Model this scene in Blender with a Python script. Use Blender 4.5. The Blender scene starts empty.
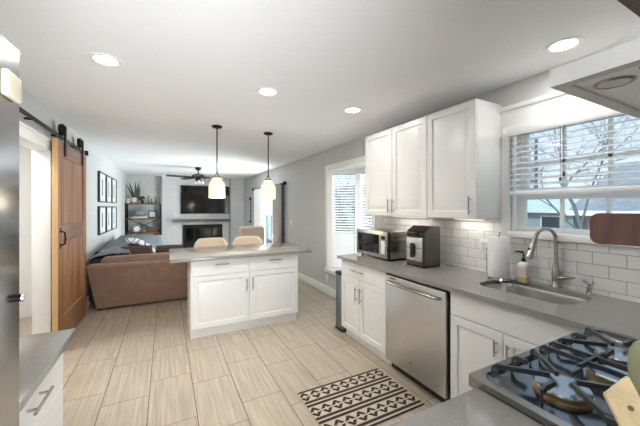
import bpy, bmesh, math, random
from mathutils import Vector, Matrix
random.seed(7)
PI = math.pi
SC = bpy.context.scene
COL = SC.collection

# ------------------------------------------------------------------ camera
F_PX = 297.0
cam_d = bpy.data.cameras.new('camera'); cam = bpy.data.objects.new('camera', cam_d); COL.objects.link(cam)
cam_d.sensor_fit = 'HORIZONTAL'; cam_d.sensor_width = 36.0
cam_d.lens = F_PX / 640.0 * 36.0
cam_d.shift_y = -5.5 / 640.0
cam_d.clip_start = 0.02; cam_d.clip_end = 300
cam.location = (0, 0, 1.46)
cam.rotation_euler = (PI/2, 0, -math.atan2(154.0, 297.0))
SC.camera = cam

# ------------------------------------------------------------------ world, sun, exposure
SKY_STRENGTH = 0.72
wd = bpy.data.worlds.new('sky'); SC.world = wd; wd.use_nodes = True
nt = wd.node_tree; nt.nodes.clear()
o_ = nt.nodes.new('ShaderNodeOutputWorld'); bg = nt.nodes.new('ShaderNodeBackground')
tc = nt.nodes.new('ShaderNodeTexCoord'); sx = nt.nodes.new('ShaderNodeSeparateXYZ'); rp = nt.nodes.new('ShaderNodeValToRGB')
nt.links.new(tc.outputs['Generated'], sx.inputs[0]); nt.links.new(sx.outputs['Z'], rp.inputs[0])
rp.color_ramp.elements[0].position = 0.0; rp.color_ramp.elements[0].color = (0.80, 0.88, 0.95, 1)
rp.color_ramp.elements[1].position = 0.45; rp.color_ramp.elements[1].color = (0.42, 0.66, 0.95, 1)
nt.links.new(rp.outputs[0], bg.inputs[0]); bg.inputs[1].default_value = SKY_STRENGTH
nt.links.new(bg.outputs[0], o_.inputs[0])
SC.view_settings.view_transform = 'Standard'; SC.view_settings.look = 'None'
SC.view_settings.gamma = 1.0; SC.view_settings.use_curve_mapping = False
SC.view_settings.exposure = 0.80
SC.cycles.max_bounces = 10; SC.cycles.diffuse_bounces = 6; SC.cycles.glossy_bounces = 5; SC.cycles.transparent_max_bounces = 16
SC.cycles.sample_clamp_indirect = 6.0
SC.cycles.caustics_reflective = False; SC.cycles.caustics_refractive = False

def area_light(name, loc, rot, sx_, sy_, power, color=(1, 1, 1)):
    d = bpy.data.lights.new(name, 'AREA'); d.shape = 'RECTANGLE'; d.size = sx_; d.size_y = sy_; d.energy = power; d.color = color
    o = bpy.data.objects.new(name, d); COL.objects.link(o); o.location = loc; o.rotation_euler = rot
    return o
# two fill lamps added behind the camera; daylight through the living room glass door
area_light('fill_behind_camera', (0.4, -1.9, 1.3), (PI/2+math.radians(10), 0, 0), 3.0, 1.8, 62, (0.95, 0.98, 1.0))  # unseen fill standing in for daylight from behind
area_light('upward_fill_behind_camera', (0.4, -1.6, 0.2), (math.radians(180-42), 0, 0), 3.0, 1.2, 270, (0.94, 0.975, 1.0))  # unseen uplight added to brighten the ceiling
area_light('daylight_at_glass_door', (3.2, 7.4, 0.9), (0, PI/2+math.radians(14), 0), 1.8, 2.6, 330, (0.93, 0.97, 1.0))
area_light('daylight_at_bay', (3.9, 3.8, 1.2), (0, PI/2+math.radians(20), 0), 1.6, 1.6, 60, (0.95, 0.98, 1.0))
sd0 = bpy.data.lights.new('outdoor_fill_sun', 'SUN'); sd0.energy = 1.6; sd0.angle = math.radians(6); sun = bpy.data.objects.new('outdoor_fill_sun', sd0); COL.objects.link(sun)
sun.rotation_euler = (math.radians(8), math.radians(-52), 0)  # weak sun added to brighten the houses outside
area_light('hallway_fill', (-1.7, 3.6, 2.4), (0, 0, 0), 0.5, 0.5, 15, (1, 0.98, 0.96))  # added out of view to lift the dark hallway, no fixture

# ------------------------------------------------------------------ materials
def lin(c):
    return tuple((v/255.0/12.92) if v/255.0 <= 0.04045 else ((v/255.0+0.055)/1.055)**2.4 for v in c) + (1.0,)
def mat(name, rgb, rough=0.5, metal=0.0, noise=0.0, nscale=(8, 8, 8), bump=0.0, coat=0.0, spec=0.5, emit=None, es=0.0, rgb2=None, sheen=0.0):
    m = bpy.data.materials.new(name); m.use_nodes = True
    n = m.node_tree.nodes; l = m.node_tree.links
    b = n['Principled BSDF']
    b.inputs['Base Color'].default_value = lin(rgb)
    b.inputs['Roughness'].default_value = rough; b.inputs['Metallic'].default_value = metal
    b.inputs['Coat Weight'].default_value = coat; b.inputs['Specular IOR Level'].default_value = spec
    if sheen: b.inputs['Sheen Weight'].default_value = sheen
    if emit: b.inputs['Emission Color'].default_value = lin(emit); b.inputs['Emission Strength'].default_value = es
    if noise or bump or rgb2:
        t = n.new('ShaderNodeTexCoord'); mp = n.new('ShaderNodeMapping'); mp.inputs['Scale'].default_value = nscale
        nz = n.new('ShaderNodeTexNoise'); nz.inputs['Scale'].default_value = 1.0; nz.inputs['Detail'].default_value = 4.0
        l.new(t.outputs['Object'], mp.inputs[0]); l.new(mp.outputs[0], nz.inputs['Vector'])
        if noise or rgb2:
            r = n.new('ShaderNodeValToRGB'); r.color_ramp.elements[0].position = 0.3; r.color_ramp.elements[1].position = 0.7
            c = lin(rgb)
            c2 = lin(rgb2) if rgb2 else tuple(min(1, v*(1+noise)) for v in c[:3]) + (1,)
            c1 = c if rgb2 else tuple(v*(1-noise) for v in c[:3]) + (1,)
            r.color_ramp.elements[0].color = c1; r.color_ramp.elements[1].color = c2
            l.new(nz.outputs['Fac'], r.inputs[0]); l.new(r.outputs[0], b.inputs['Base Color'])
        if bump:
            bp = n.new('ShaderNodeBump'); bp.inputs['Strength'].default_value = bump; bp.inputs['Distance'].default_value = 0.01
            l.new(nz.outputs['Fac'], bp.inputs['Height']); l.new(bp.outputs[0], b.inputs['Normal'])
    return m

class NB:   # small helper for math nodes
    def __init__(s, m): s.n = m.node_tree.nodes; s.l = m.node_tree.links
    def m(s, op, a, b=None, c=None):
        x = s.n.new('ShaderNodeMath'); x.operation = op
        for i, v in enumerate((a, b, c)):
            if v is None: continue
            if isinstance(v, (int, float)): x.inputs[i].default_value = v
            else: s.l.new(v, x.inputs[i])
        return x.outputs[0]
    def mix(s, f, a, b):
        x = s.n.new('ShaderNodeMix'); x.data_type = 'RGBA'
        for i, v in ((0, f), (6, a), (7, b)):
            if isinstance(v, (int, float)): x.inputs[i].default_value = v
            elif isinstance(v, tuple): x.inputs[i].default_value = v
            else: s.l.new(v, x.inputs[i])
        return x.outputs[2]
    def pos(s):
        t = s.n.new('ShaderNodeTexCoord'); sp = s.n.new('ShaderNodeSeparateXYZ'); s.l.new(t.outputs['Object'], sp.inputs[0])
        return sp.outputs

def floor_mat():
    m = mat('wood_look_floor_tile', (205, 186, 160), 0.32); nb = NB(m); b = nb.n['Principled BSDF']
    P = nb.pos()
    u = nb.m('DIVIDE', nb.m('ADD', P[0], 0.735), 0.31)
    k = nb.m('FLOOR', u); fu = nb.m('SUBTRACT', u, k)
    par = nb.m('ABSOLUTE', nb.m('MODULO', k, 2.0))
    v = nb.m('DIVIDE', nb.m('SUBTRACT', nb.m('ADD', P[1], nb.m('MULTIPLY', par, 0.195)), 2.86), 0.62)
    j = nb.m('FLOOR', v); fv = nb.m('SUBTRACT', v, j)
    du = nb.m('MULTIPLY', nb.m('MINIMUM', fu, nb.m('SUBTRACT', 1.0, fu)), 0.31)
    dv = nb.m('MULTIPLY', nb.m('MINIMUM', fv, nb.m('SUBTRACT', 1.0, fv)), 0.62)
    g = nb.m('LESS_THAN', nb.m('MINIMUM', du, nb.m('MULTIPLY', dv, 1.25)), 0.0028)
    cmb = nb.n.new('ShaderNodeCombineXYZ'); nb.l.new(k, cmb.inputs[0]); nb.l.new(j, cmb.inputs[1])
    wn = nb.n.new('ShaderNodeTexWhiteNoise'); nb.l.new(cmb.outputs[0], wn.inputs['Vector'])
    c2 = nb.n.new('ShaderNodeCombineXYZ')
    nb.l.new(nb.m('ADD', nb.m('MULTIPLY', P[0], 55.0), nb.m('MULTIPLY', wn.outputs['Value'], 40.0)), c2.inputs[0])
    nb.l.new(nb.m('MULTIPLY', P[1], 2.2), c2.inputs[1]); nb.l.new(wn.outputs['Value'], c2.inputs[2])
    nz = nb.n.new('ShaderNodeTexNoise'); nz.inputs['Scale'].default_value = 1.0; nz.inputs['Detail'].default_value = 5.0
    nb.l.new(c2.outputs[0], nz.inputs['Vector'])
    rr = nb.n.new('ShaderNodeValToRGB'); rr.color_ramp.elements[0].position = 0.3; rr.color_ramp.elements[1].position = 0.72
    rr.color_ramp.elements[0].color = lin((172, 157, 136)); rr.color_ramp.elements[1].color = lin((205, 193, 175))
    nb.l.new(nz.outputs['Fac'], rr.inputs[0])
    tint = nb.mix(nb.m('MULTIPLY', wn.outputs['Value'], 0.22), rr.outputs[0], lin((170, 155, 135)))
    col = nb.mix(g, tint, lin((112, 98, 84)))
    nb.l.new(col, b.inputs['Base Color'])
    bp = nb.n.new('ShaderNodeBump'); bp.inputs['Strength'].default_value = 0.4; bp.inputs['Distance'].default_value = 0.003
    nb.l.new(nb.m('SUBTRACT', 1.0, g), bp.inputs['Height']); nb.l.new(bp.outputs[0], b.inputs['Normal'])
    nb.l.new(nb.m('ADD', nb.m('MULTIPLY', g, 0.5), 0.3), b.inputs['Roughness'])
    return m

def tile_mat(name, ax, w, h, u0, v0, grout, c_t, c_g, rough=0.15, var=0.05):
    m = mat(name, c_t, rough); nb = NB(m); b = nb.n['Principled BSDF']; P = nb.pos()
    v = nb.m('DIVIDE', nb.m('SUBTRACT', P[2], v0), h); j = nb.m('FLOOR', v); fv = nb.m('SUBTRACT', v, j)
    par = nb.m('ABSOLUTE', nb.m('MODULO', j, 2.0))
    u = nb.m('ADD', nb.m('DIVIDE', nb.m('SUBTRACT', P[ax], u0), w), nb.m('MULTIPLY', par, 0.5))
    k = nb.m('FLOOR', u); fu = nb.m('SUBTRACT', u, k)
    du = nb.m('MULTIPLY', nb.m('MINIMUM', fu, nb.m('SUBTRACT', 1.0, fu)), w)
    dv = nb.m('MULTIPLY', nb.m('MINIMUM', fv, nb.m('SUBTRACT', 1.0, fv)), h)
    d = nb.m('MINIMUM', du, dv); g = nb.m('LESS_THAN', d, grout)
    cmb = nb.n.new('ShaderNodeCombineXYZ'); nb.l.new(k, cmb.inputs[0]); nb.l.new(j, cmb.inputs[1])
    wn = nb.n.new('ShaderNodeTexWhiteNoise'); nb.l.new(cmb.outputs[0], wn.inputs['Vector'])
    c = lin(c_t); cd = tuple(x*(1-var*3) for x in c[:3]) + (1,)
    t = nb.mix(nb.m('MULTIPLY', wn.outputs['Value'], 0.5), c, cd)
    nb.l.new(nb.mix(g, t, lin(c_g)), b.inputs['Base Color'])
    nb.l.new(nb.m('ADD', nb.m('MULTIPLY', g, 0.6), rough), b.inputs['Roughness'])
    bp = nb.n.new('ShaderNodeBump'); bp.inputs['Strength'].default_value = 0.6; bp.inputs['Distance'].default_value = 0.004
    nb.l.new(nb.m('MINIMUM', nb.m('DIVIDE', d, grout*2.2), 1.0), bp.inputs['Height']); nb.l.new(bp.outputs[0], b.inputs['Normal'])
    return m

def wood_mat(name, c1, c2, axis=2, scale=9.0, rough=0.5, dark=None, stretch=0.06):
    m = mat(name, c1, rough); nb = NB(m); b = nb.n['Principled BSDF']
    t = nb.n.new('ShaderNodeTexCoord'); mp = nb.n.new('ShaderNodeMapping')
    s = [scale]*3; s[axis] = scale*stretch; mp.inputs['Scale'].default_value = s
    nb.l.new(t.outputs['Object'], mp.inputs[0])
    nz = nb.n.new('ShaderNodeTexNoise'); nz.inputs['Scale'].default_value = 1.0; nz.inputs['Detail'].default_value = 6.0; nz.inputs['Distortion'].default_value = 0.6
    nb.l.new(mp.outputs[0], nz.inputs['Vector'])
    r = nb.n.new('ShaderNodeValToRGB'); r.color_ramp.elements[0].position = 0.32; r.color_ramp.elements[1].position = 0.68
    r.color_ramp.elements[0].color = lin(c1); r.color_ramp.elements[1].color = lin(c2)
    if dark:
        e = r.color_ramp.elements.new(0.22); e.color = lin(dark)
    nb.l.new(nz.outputs['Fac'], r.inputs[0]); nb.l.new(r.outputs[0], b.inputs['Base Color'])
    bp = nb.n.new('ShaderNodeBump'); bp.inputs['Strength'].default_value = 0.12; bp.inputs['Distance'].default_value = 0.005
    nb.l.new(nz.outputs['Fac'], bp.inputs['Height']); nb.l.new(bp.outputs[0], b.inputs['Normal'])
    return m

def steel_mat(name, rgb, rough, sc):
    m = mat(name, rgb, rough, 1.0); nb = NB(m); b = nb.n['Principled BSDF']
    t = nb.n.new('ShaderNodeTexCoord'); mp = nb.n.new('ShaderNodeMapping'); mp.inputs['Scale'].default_value = sc
    nb.l.new(t.outputs['Object'], mp.inputs[0])
    nz = nb.n.new('ShaderNodeTexNoise'); nz.inputs['Scale'].default_value = 1.0; nz.inputs['Detail'].default_value = 3.0
    nb.l.new(mp.outputs[0], nz.inputs['Vector'])
    nb.l.new(nb.m('ADD', nb.m('MULTIPLY', nz.outputs['Fac'], 0.14), rough-0.07), b.inputs['Roughness'])
    return m

def rug_mat(x0, x1, y0, y1):
    m = mat('black_and_cream_rug_weave', (214, 200, 178), 0.95); nb = NB(m); b = nb.n['Principled BSDF']; P = nb.pos()
    L_ = y1-y0
    v = nb.m('DIVIDE', nb.m('SUBTRACT', y1, P[1]), L_)            # 0 at the far edge
    period = 0.335
    w = nb.m('DIVIDE', nb.m('SUBTRACT', v, 0.035), period); fw = nb.m('FRACT', w)
    # fw 0..0.58 diamond row; stripes after it
    s1 = nb.m('COMPARE', fw, 0.68, 0.07); s2 = nb.m('COMPARE', fw, 0.90, 0.07)
    edge = nb.m('LESS_THAN', v, 0.04)
    u = nb.m('FRACT', nb.m('DIVIDE', nb.m('SUBTRACT', P[0], x0-0.015), 0.089))
    au = nb.m('MULTIPLY', nb.m('ABSOLUTE', nb.m('SUBTRACT', u, 0.5)), 2.0)      # 0 at the motif centre
    av = nb.m('MULTIPLY', nb.m('ABSOLUTE', nb.m('SUBTRACT', fw, 0.30)), 1/0.27)
    inrow = nb.m('LESS_THAN', av, 1.0)
    r_ = nb.m('ADD', nb.m('MULTIPLY', au, 0.92), nb.m('MULTIPLY', av, 0.85))
    ring = nb.m('COMPARE', r_, 0.70, 0.31)
    gap = nb.m('GREATER_THAN', av, 0.12)
    ring = nb.m('MULTIPLY', nb.m('MULTIPLY', ring, gap), inrow)
    dark = nb.m('MAXIMUM', nb.m('MAXIMUM', nb.m('MAXIMUM', s1, s2), edge), ring)
    col = nb.mix(dark, lin((216, 203, 182)), lin((44, 36, 32)))
    nz = nb.n.new('ShaderNodeTexNoise'); nz.inputs['Scale'].default_value = 260.0
    t = nb.n.new('ShaderNodeTexCoord'); nb.l.new(t.outputs['Object'], nz.inputs['Vector'])
    nb.l.new(nb.mix(nb.m('MULTIPLY', nz.outputs['Fac'], 0.25), col, lin((120, 106, 92))), b.inputs['Base Color'])
    bp = nb.n.new('ShaderNodeBump'); bp.inputs['Strength'].default_value = 0.5; bp.inputs['Distance'].default_value = 0.003
    nb.l.new(nz.outputs['Fac'], bp.inputs['Height']); nb.l.new(bp.outputs[0], b.inputs['Normal'])
    return m

def glass_mat(name, tint=(251, 254, 254), refl=0.035):
    m = bpy.data.materials.new(name); m.use_nodes = True; n = m.node_tree.nodes; l = m.node_tree.links
    n.clear(); o = n.new('ShaderNodeOutputMaterial'); mx = n.new('ShaderNodeMixShader'); tr = n.new('ShaderNodeBsdfTransparent'); gl = n.new('ShaderNodeBsdfGlossy')
    tr.inputs[0].default_value = lin(tint); gl.inputs['Roughness'].default_value = 0.02; mx.inputs[0].default_value = refl
    l.new(tr.outputs[0], mx.inputs[1]); l.new(gl.outputs[0], mx.inputs[2]); l.new(mx.outputs[0], o.inputs[0])
    return m

M = {}
M['wall'] = mat('light_grey_wall_paint', (198, 199, 198), 0.75, bump=0.03, nscale=(90, 90, 90))
M['ceiling'] = mat('white_ceiling_paint', (241, 242, 244), 0.9, bump=0.05, nscale=(60, 60, 60))
M['trim'] = mat('white_trim_paint', (240, 240, 238), 0.4)
M['cab'] = mat('white_cabinet_finish', (229, 229, 227), 0.32)
M['cab_in'] = mat('pale_cabinet_box', (222, 220, 216), 0.5)
M['quartz'] = mat('grey_quartz_worktop', (144, 141, 136), 0.17, noise=0.06, nscale=(160, 160, 160), spec=0.35)
M['steel'] = steel_mat('brushed_stainless_steel', (190, 186, 180), 0.28, (3, 3, 240))
M['steel_v'] = steel_mat('vertically_brushed_stainless_steel', (206, 206, 206), 0.36, (240, 240, 3))
M['fridge'] = steel_mat('smooth_stainless_fridge_face', (160, 161, 165), 0.2, (3, 200, 200))
M['hoodsteel'] = mat('pale_satin_hood_metal', (206, 203, 199), 0.42, 0.35)
M['rimsteel'] = steel_mat('dark_brushed_rim_steel', (150, 147, 142), 0.22, (3, 3, 240))
M['nickel'] = mat('brushed_nickel', (176, 170, 162), 0.25, 1.0)
M['chrome'] = mat('polished_chrome', (205, 205, 205), 0.1, 1.0)
M['black_metal'] = mat('matte_black_metal', (28, 27, 27), 0.45, 0.6)
M['bronze'] = mat('dark_bronze_metal', (40, 36, 34), 0.4, 0.7)
M['black_plastic'] = mat('black_plastic', (24, 24, 25), 0.35)
M['dark_glass'] = mat('dark_glass', (12, 13, 15), 0.1, spec=0.5)
M['iron'] = mat('black_cast_iron', (78, 78, 80), 0.32, 0.55)
M['cook'] = mat('polished_cooktop_steel', (120, 120, 122), 0.14, 1.0)
M['burner_cap'] = mat('satin_burner_cap', (170, 174, 180), 0.22, 0.9)
M['brass'] = mat('warm_burner_ring', (176, 150, 108), 0.35, 0.9)
M['opal'] = mat('lit_opal_glass', (224, 210, 186), 0.35, emit=(255, 222, 168), es=0.42)
M['led'] = mat('lit_lamp_lens', (255, 255, 250), 0.5, emit=(255, 250, 240), es=6.0)
M['led_strip'] = mat('lit_strip_lens', (255, 255, 250), 0.5, emit=(255, 244, 225), es=1.2)
M['glass'] = glass_mat('clear_window_glass')
M['lampglass'] = mat('frosted_lamp_glass', (214, 210, 200), 0.3)
M['barn'] = wood_mat('knotty_alder_planks', (124, 84, 56), (174, 126, 88), 2, 12, 0.45, (88, 60, 44))
M['barn_h'] = wood_mat('knotty_alder_rails', (120, 86, 62), (158, 116, 84), 1, 12, 0.45, (84, 54, 38))
M['barn_edge'] = wood_mat('golden_pine_edge', (204, 166, 114), (224, 192, 142), 2, 14, 0.4)
M['walnut'] = wood_mat('oiled_walnut', (62, 32, 20), (102, 54, 31), 2, 60, 0.4, (54, 28, 18), 0.12)
M['beech'] = wood_mat('pale_beech', (192, 166, 124), (214, 190, 150), 1, 40, 0.5, (158, 128, 92), 0.1)
M['mantelwood'] = wood_mat('weathered_grey_oak', (92, 92, 88), (130, 130, 124), 0, 14, 0.7)
M['shelfwood'] = wood_mat('brown_plank', (84, 58, 42), (122, 88, 64), 0, 16, 0.6)
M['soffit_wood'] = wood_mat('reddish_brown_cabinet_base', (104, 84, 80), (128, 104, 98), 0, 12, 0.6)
M['olive'] = mat('olive_silicone', (120, 116, 84), 0.5)
M['ceramic'] = mat('glazed_white_ceramic', (232, 230, 224), 0.2)
M['sofa_brown'] = mat('brown_microfibre', (134, 108, 90), 0.9, noise=0.1, nscale=(9, 9, 9), sheen=0.3)
M['sofa_side'] = mat('grey_sofa_cloth', (126, 130, 134), 0.95, noise=0.12, nscale=(14, 14, 14))
M['sofa_dark'] = mat('black_brown_sofa_side', (48, 44, 44), 0.95)
M['pillow_brown'] = mat('dark_brown_pillow', (84, 66, 58), 0.95, noise=0.1, nscale=(20, 20, 20))
M['grey_cloth'] = mat('grey_knit_cloth', (132, 138, 146), 0.95, noise=0.15, nscale=(30, 30, 30), bump=0.4)
M['wall_blanket'] = mat('dark_grey_blanket', (108, 112, 118), 0.95, noise=0.15, nscale=(30, 30, 30))
M['dark_cloth'] = mat('charcoal_cloth', (70, 74, 80), 0.95, noise=0.15, nscale=(30, 30, 30))
def throw_mat():
    m = mat('white_and_navy_throw', (226, 226, 230), 0.95); nb = NB(m); b = nb.n['Principled BSDF']
    t = nb.n.new('ShaderNodeTexCoord'); w = nb.n.new('ShaderNodeTexWave'); w.inputs['Scale'].default_value = 3.2; w.inputs['Distortion'].default_value = 5.0
    nb.l.new(t.outputs['Object'], w.inputs['Vector'])
    nb.l.new(nb.mix(nb.m('GREATER_THAN', w.outputs['Fac'], 0.9), lin((228, 228, 232)), lin((60, 66, 84))), b.inputs['Base Color'])
    return m
M['throw'] = throw_mat()
M['stool'] = mat('cream_woven_upholstery', (222, 207, 190), 0.85, noise=0.04, nscale=(60, 60, 60), bump=0.1)
M['stool_leg'] = wood_mat('light_oak_leg', (176, 138, 96), (200, 164, 120), 2, 30, 0.5)
M['sheer'] = mat('white_sheer_curtain', (236, 240, 244), 0.9)
M['sheer'].node_tree.nodes['Principled BSDF'].inputs['Transmission Weight'].default_value = 0.0
M['greycurtain'] = mat('grey_linen_curtain', (176, 172, 168), 0.95, noise=0.05, nscale=(60, 60, 8))
M['blind'] = mat('white_slat', (240, 240, 240), 0.45)
M['paper'] = mat('white_paper_towel', (242, 241, 240), 0.95, bump=0.15, nscale=(120, 120, 120))
M['soap'] = mat('amber_soap', (218, 188, 136), 0.15)
M['label_pink'] = mat('pale_pink_label', (222, 200, 192), 0.5)
M['label_white'] = mat('clear_white_bottle', (226, 226, 216), 0.2)
M['airfryer'] = mat('dark_grey_metallic_shell', (96, 92, 88), 0.36, 0.65)
M['af_panel'] = mat('glossy_brown_black_panel', (62, 40, 34), 0.12)
M['cream'] = mat('cream_plastic', (226, 216, 192), 0.5)
M['brick'] = tile_mat('white_painted_brick', 0, 0.21, 0.072, 0, 0, 0.005, (222, 224, 226), (202, 204, 206), 0.7, 0.03)
M['subway'] = tile_mat('white_subway_tile', 1, 0.16, 0.0785, 0.961, 0.942-0.0785, 0.0016, (236, 235, 232), (150, 146, 140), 0.12, 0.02)
M['leaf'] = mat('dark_green_leaf', (24, 38, 26), 0.5, rgb2=(44, 64, 40), nscale=(20, 20, 20))
M['blueglaze'] = mat('blue_grey_glaze', (124, 142, 146), 0.3)
M['print'] = mat('pale_art_print', (206, 212, 222), 0.6, noise=0.18, nscale=(3, 3, 6))
M['artglass'] = mat('pale_print_paper', (222, 226, 232), 0.3)
M['ink'] = mat('grey_ink', (120, 124, 134), 0.7)
M['clockface'] = mat('white_clock_face', (226, 228, 226), 0.4)
M['books'] = mat('cream_book_pages', (214, 206, 190), 0.8)
M['plate_white'] = mat('white_switch_plate', (240, 239, 236), 0.35)
M['rubber'] = mat('dark_rubber', (30, 30, 30), 0.8)
M['grass'] = mat('dull_winter_lawn', (120, 128, 108), 0.95, noise=0.2, nscale=(1, 1, 1))
M['siding'] = mat('grey_green_siding', (150, 172, 172), 0.8)
M['roofdark'] = mat('dark_grey_shingles', (150, 152, 156), 0.9, noise=0.15, nscale=(6, 6, 6))
M['roofpale'] = mat('pale_grey_shingles', (198, 212, 216), 0.9, noise=0.1, nscale=(6, 6, 6))
M['redbrick'] = tile_mat('weathered_red_brick', 1, 0.22, 0.075, 0, 0, 0.006, (146, 112, 104), (150, 140, 134), 0.85, 0.1)
M['bark'] = mat('grey_brown_bark', (104, 106, 110), 0.9)
M['darkpane'] = mat('dark_house_window', (60, 74, 82), 0.1)
M['evergreen'] = mat('blue_green_needles', (62, 86, 84), 0.9, rgb2=(92, 114, 108), nscale=(5, 5, 5))
M['hall'] = mat('white_hall_paint', (238, 237, 234), 0.6)

# ------------------------------------------------------------------ mesh helpers
class MB:
    def __init__(s): s.bm = bmesh.new()
    def _xf(s, vs, mtx):
        if mtx is not None: bmesh.ops.transform(s.bm, matrix=mtx, verts=vs)
    def box(s, x0, x1, y0, y1, z0, z1, bev=0.0, seg=2, mtx=None):
        r = bmesh.ops.create_cube(s.bm, size=1.0); vs = r['verts']
        for v in vs: v.co = Vector(((x0+x1)/2+v.co.x*(x1-x0), (y0+y1)/2+v.co.y*(y1-y0), (z0+z1)/2+v.co.z*(z1-z0)))
        if bev > 0:
            es = list({e for v in vs for e in v.link_edges})
            r = bmesh.ops.bevel(s.bm, geom=es, offset=bev, segments=seg, affect='EDGES', profile=0.5)
            vs = list({v for f in r['faces'] for v in f.verts} | {v for v in vs if v.is_valid})
        s._xf(vs, mtx); return s
    def ring_loft(s, rings, cap0=True, cap1=True, closed=True):
        bm = s.bm; R = [[bm.verts.new(p) for p in r] for r in rings]; n = len(R[0])
        for a, b in zip(R[:-1], R[1:]):
            for i in range(n if closed else n-1):
                j = (i+1) % n
                try: bm.faces.new((a[i], a[j], b[j], b[i]))
                except ValueError: pass
        if cap0 and n > 2: bm.faces.new(R[0][::-1])
        if cap1 and n > 2: bm.faces.new(R[-1])
        return s
    def tube(s, pts, r, seg=10, cap=True):
        pts = [Vector(p) for p in pts]; n = len(pts)
        rad = r if isinstance(r, (list, tuple)) else [r]*n
        rings = []; up = None
        for i, p in enumerate(pts):
            t = (pts[min(i+1, n-1)]-pts[max(i-1, 0)]).normalized()
            if up is None:
                up = Vector((0, 0, 1)) if abs(t.z) < 0.9 else Vector((1, 0, 0))
            a = (up - t*up.dot(t)); 
            if a.length < 1e-6: a = t.orthogonal()
            a.normalize(); b = t.cross(a); up = a
            rings.append([p+(a*math.cos(q)+b*math.sin(q))*rad[i] for q in [2*PI*k/seg for k in range(seg)]])
        return s.ring_loft(rings, cap, cap)
    def cyl(s, p0, p1, r0, r1=None, seg=20): return s.tube([p0, p1], [r0, r0 if r1 is None else r1], seg)
    def lathe(s, prof, c, seg=28, axis='z', sy=1.0):
        rings = []
        for r, h in prof:
            ring = []
            for k in range(seg):
                q = 2*PI*k/seg; x, y = r*math.cos(q), r*math.sin(q)*sy
                if axis == 'z': p = (c[0]+x, c[1]+y, c[2]+h)
                elif axis == 'x': p = (c[0]+h, c[1]+x, c[2]+y)
                else: p = (c[0]+y, c[1]+h, c[2]+x)
                ring.append(p)
            rings.append(ring)
        return s.ring_loft(rings)
    def sphere(s, c, rx, ry=None, rz=None, u=16, v=10, mtx=None):
        r = bmesh.ops.create_uvsphere(s.bm, u_segments=u, v_segments=v, radius=1.0); vs = r['verts']
        ry = rx if ry is None else ry; rz = rx if rz is None else rz
        for p in vs: p.co = Vector((p.co.x*rx, p.co.y*ry, p.co.z*rz))
        if mtx is not None: s._xf(vs, mtx)
        bmesh.ops.translate(s.bm, verts=vs, vec=Vector(c)); return s
    def prism(s, poly, vec):   # polygon (3D points) pushed along vec
        v = Vector(vec); return s.ring_loft([[Vector(p) for p in poly], [Vector(p)+v for p in poly]])
    def plate(s, outer, holes, frm, th):  # outer/holes 2D loops; frm maps (u,v,w) to 3D; th = (w0,w1)
        bm = s.bm; f = frm; es = []
        allv = []
        for loop in [outer]+holes:
            vs = [bm.verts.new(f(u, v, th[0])) for u, v in loop]; allv += vs
            es += [bm.edges.new((vs[i], vs[(i+1) % len(vs)])) for i in range(len(vs))]
        r = bmesh.ops.triangle_fill(bm, use_beauty=True, edges=es)
        fs = [g for g in r['geom'] if isinstance(g, bmesh.types.BMFace)]
        ex = bmesh.ops.extrude_face_region(bm, geom=fs)
        vs = [g for g in ex['geom'] if isinstance(g, bmesh.types.BMVert)]
        d = Vector(f(0, 0, th[1]))-Vector(f(0, 0, th[0]))
        bmesh.ops.translate(bm, verts=vs, vec=d); return s
    def panel_door(s, org, u, v, w, W, Hh, th=0.02, frame=0.055, raised=True):
        O, U, V, Wn = Vector(org), Vector(u), Vector(v), Vector(w)
        prof = [(0, 0), (0, th-0.003), (0.003, th)]
        if raised: prof += [(frame, th), (frame+0.007, th-0.011), (frame+0.016, th-0.011), (frame+0.040, th-0.002), (frame+0.046, th-0.001)]
        rings = []
        for i, d in prof:
            rings.append([O+U*a+V*b+Wn*d for a, b in ((i, i), (W-i, i), (W-i, Hh-i), (i, Hh-i))])
        return s.ring_loft(rings)
    def done(s, name, m, parent=None, smooth=True):
        bmesh.ops.remove_doubles(s.bm, verts=s.bm.verts, dist=1e-6)
        bmesh.ops.recalc_face_normals(s.bm, faces=s.bm.faces)
        if parent is not None:
            off = parent_off(parent)
            bmesh.ops.translate(s.bm, verts=s.bm.verts, vec=-off)
        me = bpy.data.meshes.new(name); s.bm.to_mesh(me); s.bm.free()
        for mm in (m if isinstance(m, (list, tuple)) else [m]): me.materials.append(mm)
        if smooth:
            me.polygons.foreach_set('use_smooth', [True]*len(me.polygons))
            try: me.set_sharp_from_angle(angle=math.radians(35))
            except Exception: pass
        o = bpy.data.objects.new(name, me); COL.objects.link(o)
        if parent is not None: o.parent = parent
        return o
def parent_off(p):
    v = Vector((0, 0, 0))
    while p is not None: v = v+p.location; p = p.parent
    return v
def thing(name, label, cat, loc=(0, 0, 0), group=None):
    o = bpy.data.objects.new(name, None); COL.objects.link(o); o.location = loc; o.empty_display_size = 0.1
    return tag(o, label, cat, group)
def tag(o, label, cat, group=None):
    o['label'] = label; o['category'] = cat
    if group: o['group'] = group
    return o
def struct(o, label=None, cat=None):
    o['kind'] = 'structure'
    if label: o['label'] = label
    if cat: o['category'] = cat
    return o
def copy_tree(o, parent=None):
    c = o.copy(); COL.objects.link(c)
    if parent is not None: c.parent = parent
    for ch in [x for x in COL.objects if x.parent == o]: copy_tree(ch, c)
    return c
def rrect(x0, x1, y0, y1, r, n=5):
    pts = []
    for cx, cy, a in ((x1-r, y0+r, -PI/2), (x1-r, y1-r, 0), (x0+r, y1-r, PI/2), (x0+r, y0+r, PI)):
        for k in range(n+1):
            q = a+PI/2*k/n; pts.append((cx+r*math.cos(q), cy+r*math.sin(q)))
    return pts
def rect(a0, a1, b0, b1): return [(a0, b0), (a1, b0), (a1, b1), (a0, b1)]
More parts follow.
